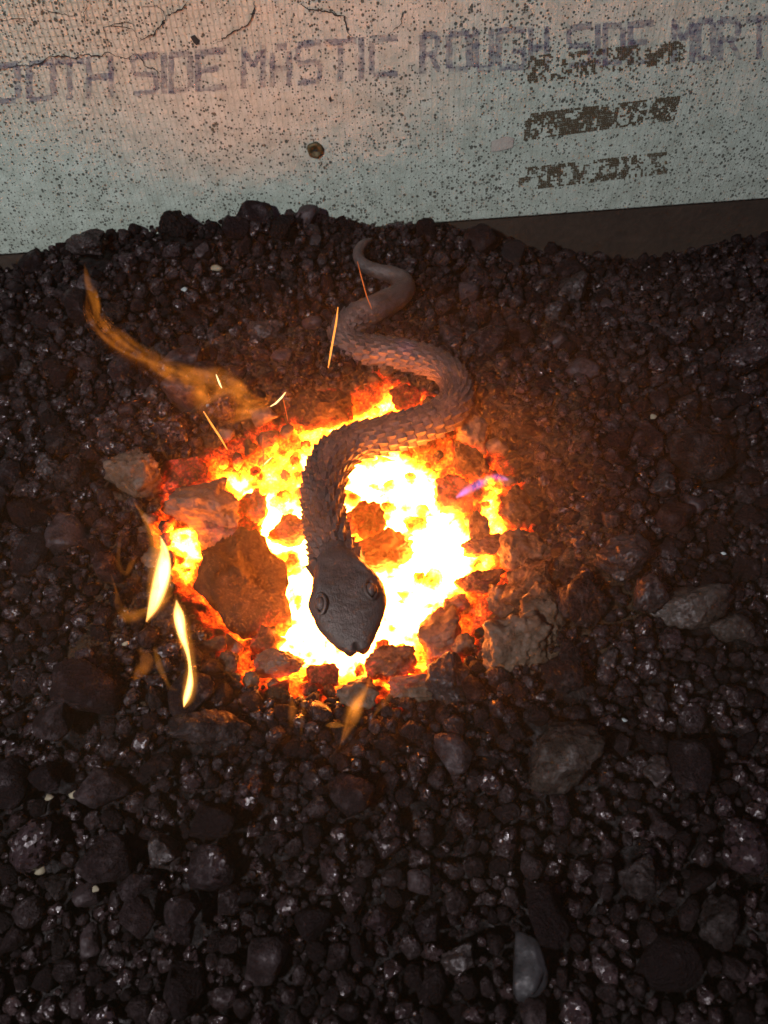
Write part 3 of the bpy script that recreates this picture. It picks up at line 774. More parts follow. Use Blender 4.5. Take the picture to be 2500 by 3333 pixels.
def scatter(name, items, lib, label, zoff):
    Vs, Fs, base = [], [], 0
    for (x, y, r, asp) in items:
        V, F = lib[random.randrange(len(lib))]
        R = np.array(Matrix.Rotation(random.uniform(0, 6.28), 3, 'Z') @ Matrix.Rotation(random.uniform(-.9, .9), 3, 'X') @ Matrix.Rotation(random.uniform(-.9, .9), 3, 'Y'))
        L = (V * np.array([r, r * asp, r * random.uniform(.6, 1)])) @ R.T + np.array([x, y, bz2(x, y) + r * zoff])
        Vs.append(L); Fs.append(F + base); base += len(V)
    o = obj(name, mesh_from(name, np.concatenate(Vs), np.concatenate(Fs), name == 'small_coal'), M['gravel'])
    tag(o, label, 'coal', None, 'stuff'); return o
_bg = None
def bz2(x, y):                                                       # cached bed height
    global _bg
    if _bg is None:
        gx, gy = np.meshgrid(np.linspace(-0.75, 0.75, 301), np.linspace(-0.25, 0.95, 241)); _bg = bed(gx, gy)
    i = min(max(int((x + 0.75) / 0.005), 0), 300); j = min(max(int((y + 0.25) / 0.005), 0), 240)
    return float(_bg[j, i])
mid = place(2700, 0.0052, 0.0100, 0.26, 60000, 1.7)
scatter('small_coal', mid, LIB2, 'loose small coal filling the gaps between the lumps', 0.05)
small = place(6500, 0.0028, 0.0054, 0.34, 120000, 1.2)
scatter('pea_coal', small, LIB1, 'pea sized coal crumbs packed between the lumps', 0.0)
tiny = []
for _ in range(26000):
    y = random.uniform(-0.12, BOARD_Y - 0.008); half = 0.25 + 0.33 * max(0, y) / BOARD_Y; x = random.uniform(-half, half)
    if abs(x - FC.x) < 0.26 and -0.2 < y - FC.y < 0.3 and float(heat2d(np.array([[x, y, 0.0]]))[0]) > 0.3: continue
    oc = occ_frac(x, y, 0.001)
    if oc > 0.4 and random.random() < 0.93: continue
    tiny.append((x, y, random.uniform(0.0012, 0.0036), random.uniform(.6, 1)) + (0.9 if oc > 0.4 else -0.6,))
    if len(tiny) > 9000: break
scatter('coal_grit', [t[:4] for t in tiny], LIB1, 'fine coal grit between the lumps', 0.0)

# pale chips lying on the coal
def chip(px, py, wpx, mat, label, cat='chip'):
    p = at_bed(px * K, py * K, 0.010); s = wpx * K * depth(p) / FPX / 2
    V, F = rock_verts(2, int(px), 0.9, 0.1); o = obj('pale_chip', mesh_from('pale_chip', V * np.array([s, s * .75, s * .5]), F), M[mat]); o.location = p
    tag(o, label, cat, 'pale chips on the coal')
chip(1563,1195,12,'grey_chip','bright white chip on the dark coal far right of the fire')
chip(1411,900,18,'tan_chip','cream chip on the coal behind the right of the fire')
chip(1350,1555,14,'grey_chip','white chip on the coal above right of the big clinker')
chip(468,577,28,'tan_chip','pale tan chip on the mound left of the tail')
chip(398,626,18,'grey_chip','small grey chip above the wispy flame')
chip(272,1390,18,'tan_chip','tan chip on the coal left of the yellow flame')
chip(107,1722,24,'tan_chip','tan chip at the left edge of the foreground')
chip(85,1880,34,'tan_chip','larger tan chip low at the left edge')
chip(205,1920,20,'tan_chip','tan chip beside the flat oval coal lump')
chip(160,1715,26,'tan_chip','tan crumb between lumps in the left foreground')

# ================================================================== the steel snake
def catmull(vals, n):
    vals = np.array(vals, float); L = len(vals)
    if vals.ndim == 1: vals = vals[:, None]
    d = np.r_[0, np.cumsum(np.linalg.norm(np.diff(np.array([c[:] for c in C3]), axis=0), axis=1) ** 1.0)]
    t = np.linspace(0, d[-1], n); out = np.zeros((n, vals.shape[1]))
    m_ = np.zeros_like(vals)
    m_[1:-1] = (vals[2:] - vals[:-2]) / (d[2:] - d[:-2])[:, None]; m_[0] = (vals[1] - vals[0]) / (d[1] - d[0]); m_[-1] = (vals[-1] - vals[-2]) / (d[-1] - d[-2])
    i = np.clip(np.searchsorted(d, t, 'right') - 1, 0, L - 2); h = d[i + 1] - d[i]; u = ((t - d[i]) / h)[:, None]; h = h[:, None]
    out = (2 * u**3 - 3 * u**2 + 1) * vals[i] + (u**3 - 2 * u**2 + u) * h * m_[i] + (-2 * u**3 + 3 * u**2) * vals[i + 1] + (u**3 - u**2) * h * m_[i + 1]
    return out, t
NS, NR = 620, 56
Cn, tt = catmull([c[:] for c in C3], NS); Rn, _ = catmull(R3, NS); Rn = np.clip(Rn[:, 0], 0.001, 1)
dC = np.array([c[:] for c in C3]); dcum = np.r_[0, np.cumsum(np.linalg.norm(np.diff(dC, axis=0), axis=1))]
t_head = dcum[30]; t_end = dcum[-1]; t_scale0 = dcum[10]
Tn = np.gradient(Cn, axis=0); Tn /= np.linalg.norm(Tn, axis=1)[:, None]
UPV = np.array([0, 0, 1.0])
Bn = np.cross(Tn, UPV); Bn /= np.linalg.norm(Bn, axis=1)[:, None]     # sideways
Un = np.cross(Bn, Tn)                                               # up
body_r = R3[29]
hs = np.clip((tt - t_head) / (t_end - t_head), 0, 1)                 # 0 neck .. 1 snout tip
# vertical half height: round body, flattened head
vert = np.where(hs > 0, np.interp(hs, [0, .18, .45, .7, .88, 1], [1.0, 1.12, 1.16, 0.98, 0.74, 0.50]) * body_r, Rn * 1.02)
ang = np.linspace(0, 2 * math.pi, NR, endpoint=False)
V = np.zeros((NS, NR, 3))
for k, a in enumerate(ang):
    ca, sa = math.cos(a), math.sin(a)
    e = np.where(hs > 0, 0.86, 1.0)                                  # boxier head section
    px_ = np.sign(ca) * np.abs(ca) ** e; pz_ = np.sign(sa) * np.abs(sa) ** np.where(hs > 0, 1.05, 1.0)
    bx, bzv = px_ * Rn, pz_ * vert
    # brow ridges, central groove, jaw line
    brow = np.exp(-((hs - 0.34) / 0.13) ** 2) * math.exp(-((abs(ca) - 0.72) / 0.2) ** 2) * (sa > 0)
    bzv = bzv + brow * 0.0030
    flat = np.where((hs > 0.05), math.exp(-(ca / 0.55) ** 2) * (sa > 0) * np.exp(-((hs - .55) / .35) ** 2), 0)
    bzv = bzv - flat * 0.0016
    jaw = np.exp(-((hs - .5) / .3) ** 2) * math.exp(-((sa + 0.12) / 0.10) ** 2)
    bx = bx - np.sign(ca) * jaw * 0.0014
    tl = np.where(hs > 0.93, (hs - 0.93) / 0.07, 0)
    notch = -0.0055 * np.exp(-(bx / 0.0022) ** 2) * tl ** 1.1 - 0.004 * tl * (bx / 0.012) ** 2          # cleft at the tip of the snout
    V[:, k] = Cn + Bn * bx[:, None] + Un * bzv[:, None] + Tn * notch[:, None]
Vf = V.reshape(-1, 3)
nrm = (V - Cn[:, None, :]); nrm /= np.linalg.norm(nrm, axis=2)[:, :, None] + 1e-9
# chisel work: ridges across the neck and hammer marks
A2, S2 = np.meshgrid(ang, tt)
ridge = np.sin(S2 * 2 * math.pi / 0.0085 + 1.6 * np.abs(np.cos(A2)) * 2)
mask = (sstep(S2, t_scale0, t_scale0 + .03) * (1 - sstep(hs[:, None] + 0 * A2, 0.0, 0.22)))
mk2 = sstep(np.abs(np.cos(A2)), 0.10, 0.5)
dsp = 0.00055 * ridge * mask * (0.25 + 0.75 * mk2) + (0.0006 * fbm(Vf, 55, 3, 77) + 0.0003 * fbm(Vf, 260, 3, 78)).reshape(NS, NR)
V = V + nrm * dsp[:, :, None]
Vf = V.reshape(-1, 3)
idx = np.arange(NS * NR).reshape(NS, NR); nx = np.roll(idx, -1, 1)
F = np.stack([idx[:-1].ravel(), nx[:-1].ravel(), nx[1:].ravel(), idx[1:].ravel()], 1)
Fl = F.tolist()
cap0 = len(Vf); Vf = np.vstack([Vf, V[0].mean(0) - Tn[0] * 0.002, V[-1].mean(0) + Tn[-1] * 0.0008])
for k in range(NR):
    Fl.append([int(nx[0, k]), int(idx[0, k]), cap0]); Fl.append([int(idx[-1, k]), int(nx[-1, k]), cap0 + 1])
snake = bpy.data.objects.new('steel_snake', None); COL.objects.link(snake); snake.location = Cn[NS // 2]
tag(snake, 'forged steel snake with chiselled scales lying across the fire', 'snake sculpture')
bpy.context.view_layer.update()
child('body', mesh_from('body', Vf, Fl), M['steel'], snake)

# scales: leaf shaped raised chips, tips towards the tail
def scale_mesh():
    prof = [(-0.5, 0.0), (-0.42, 0.30), (-0.1, 0.50), (0.22, 0.40), (0.5, 0.0)]
    V, F = [], []
    def z(x, y): return 0.16 * (0.5 - x) ** 1.2 * (1 - 0.9 * abs(y)) + 0.02
    row = []
    for (x, hw) in prof:
        row.append((len(V), len(V) + 1, len(V) + 2)); V += [(x, -hw, z(x, hw) - .05), (x, 0, z(x, 0) + .03), (x, hw, z(x, hw) - .05)]
    for a, b in zip(row, row[1:]): F += [(a[0], b[0], b[1], a[1]), (a[1], b[1], b[2], a[2])]
    n = len(V); V += [(x, s * hw, -0.15) for (x, hw) in prof for s in (-1, 1)]
    for i in range(len(prof) - 1):
        F.append((row[i][0], n + 2 * i, n + 2 * i + 2, row[i + 1][0])); F.append((row[i][2], row[i + 1][2], n + 2 * i + 3, n + 2 * i + 1))
    me = mesh_from('scale', np.array(V), F, False); me.materials.append(M['steel']); return me
SM = scale_mesh(); items = []
tcur = t_scale0 + 0.01; row = 0
while tcur < t_head + (t_end - t_head) * 0.26:
    i = int(np.searchsorted(tt, tcur)); i = min(i, NS - 1); Rr = Rn[i]
    hfrac = max(0.0, (tcur - t_head) / (t_end - t_head))
    ramp = min(1, (tcur - t_scale0) / 0.05)
    step = 26.0
    a = 90 - 4.5 * step + (step / 2 if row % 2 else 0)
    while a < 90 + 4.6 * step:
        off = abs(a - 90)
        if off > (8 if hfrac == 0 else 8 + 260 * hfrac) and off < 118:
            ar = math.radians(a); ca, sa = math.cos(ar), math.sin(ar)
            base = Cn[i] + Bn[i] * ca * Rn[i] + Un[i] * sa * vert[i]
            n_ = Bn[i] * ca + Un[i] * sa; tl = -Tn[i]
            s = (0.62 + 0.5 * min(1, off / 80)) * ramp * (1 if hfrac == 0 else 0.9)
            nk = 1.55 if tcur > dcum[25] else 1.15
            items.append((base, n_, Tn[i], s * 0.0125, s * min(0.0098, Rr * 0.62), s * 0.0125 * (0.6 + 0.55 * min(1, off / 70)) * nk))
        a += step
    tcur += 0.0074; row += 1
pj = [project(np.array([it[0]])) for it in items]
vis = [float(it[1] @ (np.array(CAM) - it[0])) / float(np.linalg.norm(np.array(CAM) - it[0])) * it[3] / np.linalg.norm(np.array(CAM) - it[0]) for it in items]
order = sorted(range(len(items)), key=lambda q: -vis[q])
inv = snake.matrix_basis.inverted(); restV, restF = [], []
for rank, q in enumerate(order):
    b, n_, t_, lx, ly, lz = items[q]
    y_ = np.cross(n_, t_); y_ /= np.linalg.norm(y_)
    jit = random.uniform(-.12, .12); xt = t_ + y_ * jit; xt = xt - n_ * (xt @ n_); xt /= np.linalg.norm(xt); y_ = np.cross(n_, xt)
    Mx = Matrix(((xt[0] * lx, y_[0] * ly, n_[0] * lz, b[0]), (xt[1] * lx, y_[1] * ly, n_[1] * lz, b[1]), (xt[2] * lx, y_[2] * ly, n_[2] * lz, b[2]), (0, 0, 0, 1)))
    if rank < 300:
        o = bpy.data.objects.new('scale', SM); COL.objects.link(o); o.parent = snake; o.matrix_basis = inv @ Mx
    else:
        base = len(restV); restV += [(Mx @ v.co)[:] for v in SM.vertices]; restF += [[base + v for v in p.vertices] for p in SM.polygons]
if restV:
    o = child('small_scales', mesh_from('small_scales', np.array(restV), restF, False), M['steel'], snake); o['kind'] = 'stuff'

# eyes
def eye(px, py, sgn):
    t_e = hs_at(0.33); i = int(np.argmin(np.abs(hs - 0.33)))
    # point of the head surface under the pixel
    d = np.array(ray(px, py)); d /= np.linalg.norm(d); rel = Vf[:-2] - np.array(CAM); along = rel @ d; perp = np.linalg.norm(rel - along[:, None] * d, axis=1)
    cand = np.where(perp < 0.0035)[0]; q = cand[np.argmin(along[cand])]
    p = Vf[q]; n_ = nrm.reshape(-1, 3)[q]; n_ = n_ + 0.7 * Un[q // NR]; n_ = n_ / np.linalg.norm(n_); t_ = Tn[q // NR]; t_ = t_ - n_ * (t_ @ n_); t_ /= np.linalg.norm(t_); y_ = np.cross(n_, t_)
    R = np.stack([t_, y_, n_], 1)
    e = obj('eye', None)
    return p, R
def hs_at(v): return v
for (px, py, sgn) in ((1034, 1957, -1), (1213, 1908, 1)):
    p, R = eye(px, py, sgn)
    V0, F0 = ICO[3]; L = V0 * np.array([0.0046, 0.0031, 0.0030])
    me = mesh_from('eye', (L @ R.T) + p + R[:, 2] * 0.0012, F0)
    e = child('eye', me, M['steel'], snake)
    Vt, Ft = [], []; nu, nv = 28, 8
    for i in range(nu):
        a = 2 * math.pi * i / nu; pinch = 1 + 0.22 * abs(math.cos(a)) ** 3
        for j in range(nv):
            b = 2 * math.pi * j / nv; rr = 0.0011
            Vt.append((math.cos(a) * (0.0057 * pinch + rr * math.cos(b)), math.sin(a) * (0.0042 + rr * math.cos(b)), rr * math.sin(b) + 0.0012))
    for i in range(nu):
        for j in range(nv): Ft.append((i * nv + j, ((i + 1) % nu) * nv + j, ((i + 1) % nu) * nv + (j + 1) % nv, i * nv + (j + 1) % nv))
    me = mesh_from('eyelid', (np.array(Vt) @ R.T) + p, Ft); child('eyelid', me, M['steel'], snake)
for o in [o for o in bpy.data.objects if o.name.startswith('eye') and o.type == 'EMPTY']: bpy.data.objects.remove(o)

# ================================================================== flames
def sweep(name, pts, mat, label, group='flames', base=None, lean=0.0, nsec=24, cat='flame', flat=0.6):
    """pts: (x, y, width) in the 1659-wide picture; the flame stands on the bed at its base point and rises upright"""
    bx_, by_ = base if base else (pts[-1][0], pts[-1][1])
    p0 = at_bed(bx_ * K, by_ * K, 0.008); Y0 = p0.y
    C, R = [], []
    for (x, y, wd) in pts:
        d = ray(x * K, y * K)
        # plane through the base, upright and leaning by `lean` towards the back
        n_ = Vector((0, 1, -lean)).normalized(); t = (p0 - CAM).dot(n_) / d.dot(n_)
        q = CAM + d * t; C.append(q); R.append(wd / 2 * K * depth(q) / FPX)
    C = np.array([c[:] for c in C]); R = np.array(R); n = 40
    dd = np.r_[0, np.cumsum(np.linalg.norm(np.diff(C, axis=0), axis=1))]; t = np.linspace(0, dd[-1], n)
    def cub(v):
        mm = np.gradient(v, dd, axis=0); i = np.clip(np.searchsorted(dd, t, 'right') - 1, 0, len(dd) - 2); h = dd[i + 1] - dd[i]; u = (t - dd[i]) / h
        if v.ndim > 1: u = u[:, None]; h = h[:, None]
        return (2*u**3-3*u**2+1)*v[i] + (u**3-2*u**2+u)*h*mm[i] + (-2*u**3+3*u**2)*v[i+1] + (u**3-u**2)*h*mm[i+1]
    C = cub(C); R = np.clip(cub(R), 0.0003, 1)
    Tg = np.gradient(C, axis=0); Tg /= np.linalg.norm(Tg, axis=1)[:, None]
    view = np.array(_f); S = np.cross(Tg, view); S /= np.linalg.norm(S, axis=1)[:, None]; Dp = np.cross(S, Tg)
    V, F = [], []
    for i in range(n):
        for k in range(nsec):
            a = 2 * math.pi * k / nsec
            V.append(C[i] + S[i] * math.cos(a) * R[i] + Dp[i] * math.sin(a) * abs(math.sin(a)) ** 4 * R[i] * flat * 1.7)
    for i in range(n - 1):
        for k in range(nsec): F.append((i * nsec + k, i * nsec + (k + 1) % nsec, (i + 1) * nsec + (k + 1) % nsec, (i + 1) * nsec + k))
    F.append(tuple(range(nsec))[::-1]); F.append(tuple(range((n - 1) * nsec, n * nsec)))
    me = mesh_from(name, np.array(V), F)
    bm = bmesh.new(); bm.from_mesh(me); bmesh.ops.recalc_face_normals(bm, faces=bm.faces[:]); bm.to_mesh(me); bm.free()
    return me
def strands(pts, n, spread, base, mat='flame_wisp', lean=0.4, wk=0.45):
    out = []
    for k in range(n):
        o1, o2 = random.uniform(-1, 1), random.uniform(-1, 1)
        q = []
        for i, (x, y, w_) in enumerate(pts):
            t = i / (len(pts) - 1); a = pts[max(i - 1, 0)]; b = pts[min(i + 1, len(pts) - 1)]
            d = Vector((b[0] - a[0], b[1] - a[1])).normalized(); off = (o1 * (1 - t) + o2 * t) * w_ * spread + random.uniform(-.06, .06) * w_
            q.append((x - d.y * off, y + d.x * off, max(2.5, w_ * wk * random.uniform(.6, 1.3))))
        lo = random.choice((0, 0, 1)); hi = len(q) - random.choice((0, 0, 1, 2))
        q = q[lo:hi]; q[0] = (*q[0][:2], 2); q[-1] = (*q[-1][:2], 2)
        out.append(('flame_strand', q, mat, base, lean, 0.5))
    return out
def flame(label, layers, group='flames around the fire'):
    """layers: (part name, points, material, base, lean, flatness)"""
    root = None
    for (nm, pts, mat, base, lean, flat) in layers:
        me = sweep(nm, pts, M[mat], label, base=base, lean=lean, flat=flat)
        if root is None:
            b = layers[0][3]; p0 = at_bed(b[0] * K, b[1] * K, 0.008)
            root = bpy.data.objects.new('flame', None); COL.objects.link(root); root.location = p0; tag(root, label, 'flame', group)
        child(nm, me, M[mat], root)
F2 = [(346,1158,3),(355,1188,24),(353,1228,42),(343,1272,42),(330,1312,28),(316,1343,5)]
F2V = [(290,1085,3),(318,1125,24),(340,1175,46),(348,1235,70),(340,1290,62),(320,1345,6)]
flame('tall bright yellow flame left of the big dark coke block',
    [('flame_core', F2, 'flame_bright', (318,1342), 0.2, 0.5)] + strands(F2, 3, 0.22, (318,1342), 'flame_bright', 0.2, 0.5) +
    [('flame_veil', F2V, 'flame_soft', (318,1342), 0.2, 0.45)] + strands(F2V, 4, 0.35, (318,1342), 'flame_wisp', 0.2, 0.4) +
    [('flame_tip', [(285,1070,2),(300,1100,7),(322,1135,10),(338,1165,9),(345,1190,3)], 'flame_wisp', (318,1342), 0.2, 0.8),
     ('flame_fork', [(318,1340,3),(345,1310,14),(362,1292,12),(374,1282,3)], 'flame_soft', (318,1342), 0.2, 0.5)])
F3 = [(381,1296,3),(386,1326,28),(394,1372,25),(406,1412,13),(411,1445,11),(410,1480,21),(402,1510,19),(397,1527,3)]
F3V = [(378,1284,3),(388,1332,46),(400,1385,42),(413,1430,30),(412,1480,40),(403,1515,32),(397,1532,3)]
flame('S shaped yellow flame in front of the tall flame',
    [('flame_core', F3, 'flame_bright', (398,1526), 0.2, 0.5)] + strands(F3, 3, 0.2, (398,1526), 'flame_bright', 0.2, 0.5) +
    [('flame_veil', F3V, 'flame_soft', (398,1526), 0.2, 0.42)] + strands(F3V, 3, 0.35, (398,1526), 'flame_wisp', 0.2, 0.4))
flame('small curling tongue of fire at the foot of the S shaped flame', [
    ('flame_veil', [(335,1400,14),(345,1440,22),(358,1468,14),(372,1488,9),(392,1490,8),(402,1478,4)], 'flame_soft', (385,1495), 0.2, 0.35)])
flame('smoky low flame left of the tall yellow flame', [
    ('flame_wisp', [(240,1240,4),(252,1280,10),(258,1310,26),(275,1330,40),(305,1325,30),(325,1310,10)], 'flame_wisp', (270,1340), 0.2, 0.6),
    ('flame_wisp', [(262,1150,8),(256,1190,12),(258,1225,14),(270,1240,12),(285,1215,18),(300,1195,6)], 'flame_faint', (270,1250), 0.2, 0.6)])
flame('brown wisp of flame left of the S shaped flame', [
    ('flame_wisp', [(300,1400,14),(318,1425,40),(305,1450,40),(295,1475,24),(290,1490,4)], 'flame_faint', (330,1440), 0.2, 0.5)])
WP = [(590,848,3),(572,872,24),(545,884,56),(505,880,92),(460,868,104),(420,850,92),(375,824,74),(330,796,58),(285,770,50),(245,742,48),(215,712,44),(198,675,38),(188,630,6)]
flame('large wispy orange flame blowing left above the fire',
    [('flame_body', WP, 'flame_gas', (575,905), 0.4, 0.5)] + strands(WP, 10, 0.62, (575,905), 'flame_faint', wk=0.34) + strands(WP[:7], 4, 0.5, (575,905), 'flame_faint', wk=0.5) +
    [('flame_rim', [(588,852,2),(570,876,9),(545,880,12),(510,864,12),(470,848,12),(430,832,14),(390,810,16),(340,787,14),(290,770,12),(245,748,8)], 'flame_wisp', (575,905), 0.4, 0.6),
    ('flame_rim', [(586,858,2),(560,890,8),(520,905,10),(470,915,10),(420,920,12),(380,915,16),(350,900,22),(330,890,8)], 'flame_wisp', (575,905), 0.4, 0.6),
    ('flame_tail', [(205,700,8),(208,665,26),(200,635,30),(190,605,22),(182,570,3)], 'flame_wisp', (205,760), 0.4, 0.5),
    ('flame_tail', [(212,700,4),(213,670,10),(208,640,12),(205,615,4)], 'flame_wisp', (205,760), 0.4, 0.5),
    ('flame_foot', [(580,870,3),(565,905,16),(550,930,12),(540,960,5)], 'flame_faint', (575,905), 0.4, 0.4)])
flame('faint forked flames above the left rim of the fire', [
    ('flame_wisp', [(340,930,4),(345,960,8),(358,985,8),(372,1000,3)], 'flame_wisp', (372,1005), 0.2, 0.5),
    ('flame_wisp', [(432,925,3),(434,960,5),(430,985,4),(425,1000,2)], 'flame_wisp', (425,1005), 0.2, 0.5),
    ('flame_wisp', [(455,925,3),(448,960,6),(445,990,5),(440,1005,2)], 'flame_wisp', (440,1005), 0.2, 0.5)])
VP_ = [(798,1440,3),(797,1470,10),(785,1495,30),(770,1520,46),(758,1550,44),(748,1580,28),(738,1605,6)]
flame('orange veil of flame hanging below the snake nose',
    [('flame_body', VP_, 'flame_faint', (742,1610), 0.2, 0.5)] + strands(VP_, 5, 0.36, (742,1610), 'flame_wisp', 0.2) +
    [('flame_rim', [(797,1475,3),(780,1500,6),(762,1522,8),(752,1550,10),(742,1585,8),(732,1620,4)], 'flame_wisp', (742,1610), 0.2, 0.8),
    ('flame_rim', [(830,1470,3),(845,1490,18),(835,1510,24),(815,1535,12),(800,1560,4)], 'flame_faint', (742,1610), 0.2, 0.6)])
flame('thin curled flame along the lower left rim of the fire', [
    ('flame_rim', [(462,1430,3),(490,1452,5),(530,1458,7),(575,1462,6),(590,1485,3)], 'flame_wisp', (540,1480), 0.2, 0.8),
    ('flame_rim', [(480,1440,3),(515,1472,6),(560,1482,6),(590,1484,3)], 'flame_wisp', (540,1490), 0.2, 0.8)])
flame('faint upright flames below the fire left of the nose', [
    ('flame_wisp', [(652,1480,4),(655,1520,12),(652,1560,14),(650,1590,4)], 'flame_wisp', (650,1595), 0.2, 0.5),
    ('flame_wisp', [(628,1500,6),(632,1535,26),(628,1570,16),(625,1585,4)], 'flame_faint', (628,1595), 0.2, 0.5)])
flame('small lens shaped yellow flame below the snake nose', [
    ('flame_core', [(703,1567,4),(712,1566,13),(722,1566,16),(734,1566,13),(743,1567,4)], 'flame_soft', (722,1575), 0.0, 1.2)])
flame('added transparent glow over the white-hot pool behind the snake neck', [  # added glow volumes: light for the coal around, red veil on the neck
    ('added_glow_sheet', [(870,960,20),(860,1040,150),(850,1130,230),(830,1220,240),(815,1290,150),(810,1330,20)], 'flame_gas', (820,1330), 0.3, 0.35),
    ('added_glow_sheet', [(640,1000,20),(650,1080,120),(655,1170,170),(660,1260,170),(670,1330,110),(680,1370,20)], 'flame_gas', (680,1370), 0.3, 0.35)])
flame('violet gas flame over the embers right of the fire', [
    ('flame_wisp', [(985,1075,8),(1005,1062,22),(1030,1048,26),(1055,1036,24),(1080,1032,22),(1098,1036,8)], 'flame_violet', (1050,1075), 0.2, 0.6)])
flame('violet haze of flame on the back of the big coil', [
    ('flame_wisp', [(838,760,10),(860,748,40),(880,758,52),(900,785,44),(915,815,26),(925,840,8)], 'flame_violet_faint', (900,850), 0.2, 0.6)])

# ================================================================== sparks
def spark(pts, wd, mat, label, z=0.04):
    P = [at(x * K, y * K, z + 0.01 * i / len(pts)) for i, (x, y) in enumerate(pts)]
    n = 6; V, F = [], []
    for i, p in enumerate(P):
        t = (P[min(i + 1, len(P) - 1)] - P[max(i - 1, 0)]).normalized(); s = t.cross(Vector(_f)).normalized(); d = s.cross(t)
        r_ = wd / 2 * K * depth(p) / FPX * (0.45 if i in (0, len(P) - 1) else 1)
        for k in range(n):
            a = 2 * math.pi * k / n; V.append((p + s * math.cos(a) * r_ + d * math.sin(a) * r_)[:])
    for i in range(len(P) - 1):
        for k in range(n): F.append((i * n + k, i * n + (k + 1) % n, (i + 1) * n + (k + 1) % n, (i + 1) * n + k))
    F.append(tuple(range(n))[::-1]); F.append(tuple(range((len(P) - 1) * n, len(P) * n)))
    tag(obj('spark', mesh_from('spark', np.array(V), F), M[mat]), label, 'spark', 'sparks above the fire')
spark([(730,664),(726,698),(720,730),(714,765),(709,794)], 4.2, 'spark_orange', 'longest orange spark, left of the snake tail', 0.07)
spark([(772,565),(781,600),(792,640),(803,668)], 2.0, 'spark_dim', 'thin dim spark crossing the snake tail', 0.07)
spark([(467,809),(471,820),(475,830),(479,838)], 4.0, 'spark_yellow', 'short pale spark above the wispy flame', 0.07)
spark([(584,878),(596,871),(608,859),(617,847)], 4.0, 'spark_yellow', 'curved pale spark at the tip of the wispy flame', 0.07)
spark([(440,889),(458,918),(476,945),(491,971)], 4.2, 'spark_orange', 'slanting orange spark below the wispy flame', 0.06)
spark([(568,944),(568,970),(569,990),(570,1006)], 2.2, 'spark_dim', 'thin upright red spark at the left rim of the fire', 0.05)
spark([(568,1006),(577,997),(587,988)], 3.2, 'spark_yellow', 'short pale spark crossing the upright red one', 0.05)
spark([(612,862),(617,885),(622,910)], 1.6, 'spark_dim', 'faint hair thin spark above the glowing crust', 0.05)

# ================================================================== added orange haze layers standing in for lens bloom around the fire
bloom_haze = bpy.data.objects.new('bloom_haze', None); COL.objects.link(bloom_haze); bloom_haze.location = (FC.x, FC.y, 0.0)
tag(bloom_haze, 'thin orange haze added over the fire in place of lens bloom', 'bloom_haze', None, 'stuff')
bpy.context.view_layer.update()
for k, (rad, dens) in enumerate(((0.16, 0.15), (0.24, 0.085), (0.34, 0.045), (0.46, 0.022))):
    V0, F0 = ICO[4]; P0 = V0 * (1 + 0.10 * fbm(V0 + k * 7.0, 1.6, 2, 70 + k))[:, None]
    P0 = P0 * np.array([rad * 1.1, rad, rad * 0.45]) + np.array([FC.x + 0.03, FC.y - 0.035, 0.035])
    nt = NT('bloom_haze'); pv = nt.n('ShaderNodeVolumePrincipled', {'Color': (1.0, 0.66, 0.34, 1), 'Density': dens, 'Anisotropy': 0.1})
    nt.t.links.new(pv.outputs[0], nt.out.inputs['Volume'])
    child('bloom_layer', mesh_from('bloom_layer', P0, F0), nt.mat, bloom_haze)

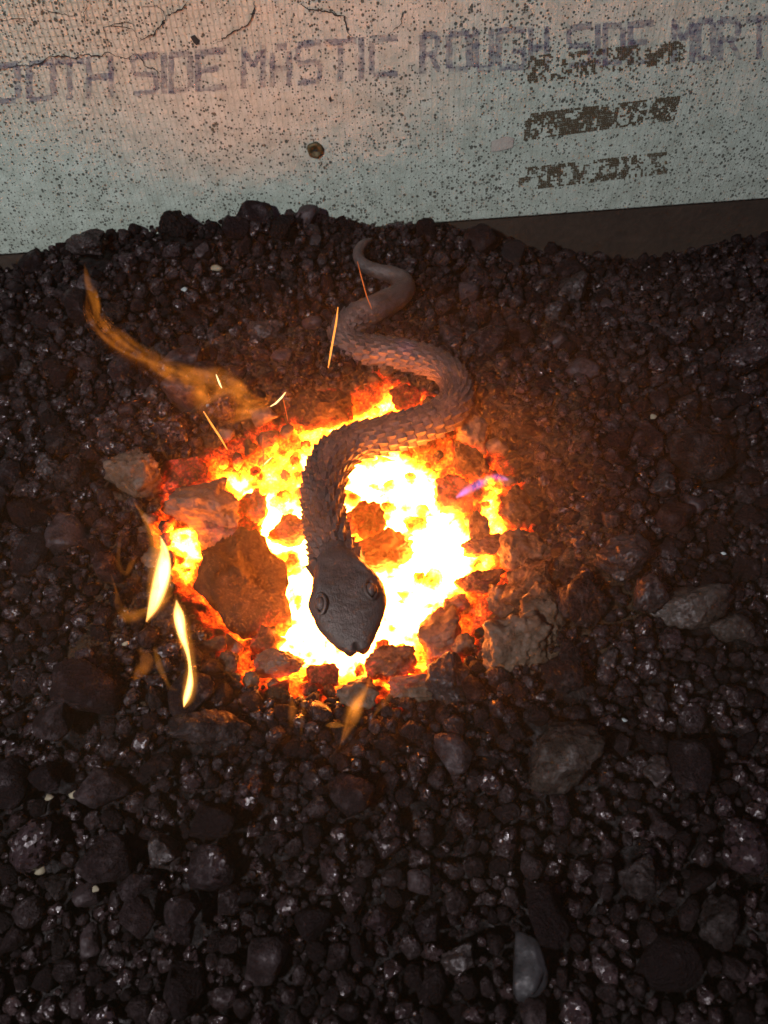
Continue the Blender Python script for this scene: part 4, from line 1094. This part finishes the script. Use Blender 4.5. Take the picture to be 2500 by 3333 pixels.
# ================================================================== labels that single out each loose lump and ember
MARK = [(778,1405,'the snake nose'),(800,520,'the snake tail tip'),(880,615,'the tail bend'),(725,730,'the bend above the long spark'),(975,830,'the big coil'),
        (700,1080,'the snake neck'),(345,1240,'the tall yellow flame'),(398,1440,'the S shaped flame'),(585,860,'the tip of the wispy flame'),(195,640,'the tail of the wispy flame'),
        (1222,1608,'the big pale clinker'),(1515,1302,'the long pale clinker'),(1109,538,'the blue grey stone'),(1143,2082,'the pale pointed stone'),(1490,1640,'the tall flat faced coal block'),
        (395,1966,'the cube shaped coal lump'),(508,1268,'the big dark coke block'),(846,1430,'the square brown coke block'),(1523,970,'the triangular grey coke lump'),(175,1482,'the big smooth coal lump'),
        (455,1575,'the wide brown coke slab'),(65,1822,'the dark lump at the left edge'),(573,2190,'the glossy lump at the bottom edge'),(762,1712,'the squarish lump below the fire'),(1563,1195,'the white chip far right'),
        (1620,760,'the smooth lump by the right edge'),(40,1000,'the left edge beside the fire'),(1300,760,'the empty right of the coils'),(1570,1995,'the coke lump in the lower right corner'),(860,1990,'the bottom middle'),(1148,1258,'the orange lit coke'),
        (440,1082,'the dark porous coke chunk'),(1050,1040,'the violet flame'),(375,480,'the crest of the mound')]
MARK = [m_ for m_ in MARK if m_[2] not in ('the empty right of the coils', 'the left edge beside the fire', 'the bottom middle')]
ORD = ['nearest', 'second nearest', 'third nearest', 'fourth nearest', 'fifth nearest', 'sixth nearest', 'seventh nearest', 'eighth nearest', 'ninth nearest', 'tenth nearest', 'eleventh nearest', 'twelfth nearest']
cells = {}
for o, kd in LABEL_ME:
    X, Y = project(np.array([o.location])); X = float(X[0]) / K; Y = float(Y[0]) / K
    mk = min(MARK, key=lambda q: (q[0] - X) ** 2 + (q[1] - Y) ** 2)
    dx, dy = X - mk[0], Y - mk[1]
    dr = ('right of' if dx > 0 else 'left of') if abs(dx) > abs(dy) else ('below' if dy > 0 else 'above')
    cells.setdefault((kd, dr, mk[2]), []).append((math.hypot(dx, dy), o))
for (kd, dr, mk), lst in cells.items():
    lst.sort(key=lambda q: q[0])
    for n_, (d_, o) in enumerate(lst):
        o['label'] = kd + ' ' + dr + ' ' + mk + ('' if len(lst) == 1 else ', ' + (ORD[n_] if n_ < len(ORD) else 'farther out number ' + ['one','two','three','four','five','six','seven','eight','nine','ten','eleven','twelve'][n_ - len(ORD)]) )
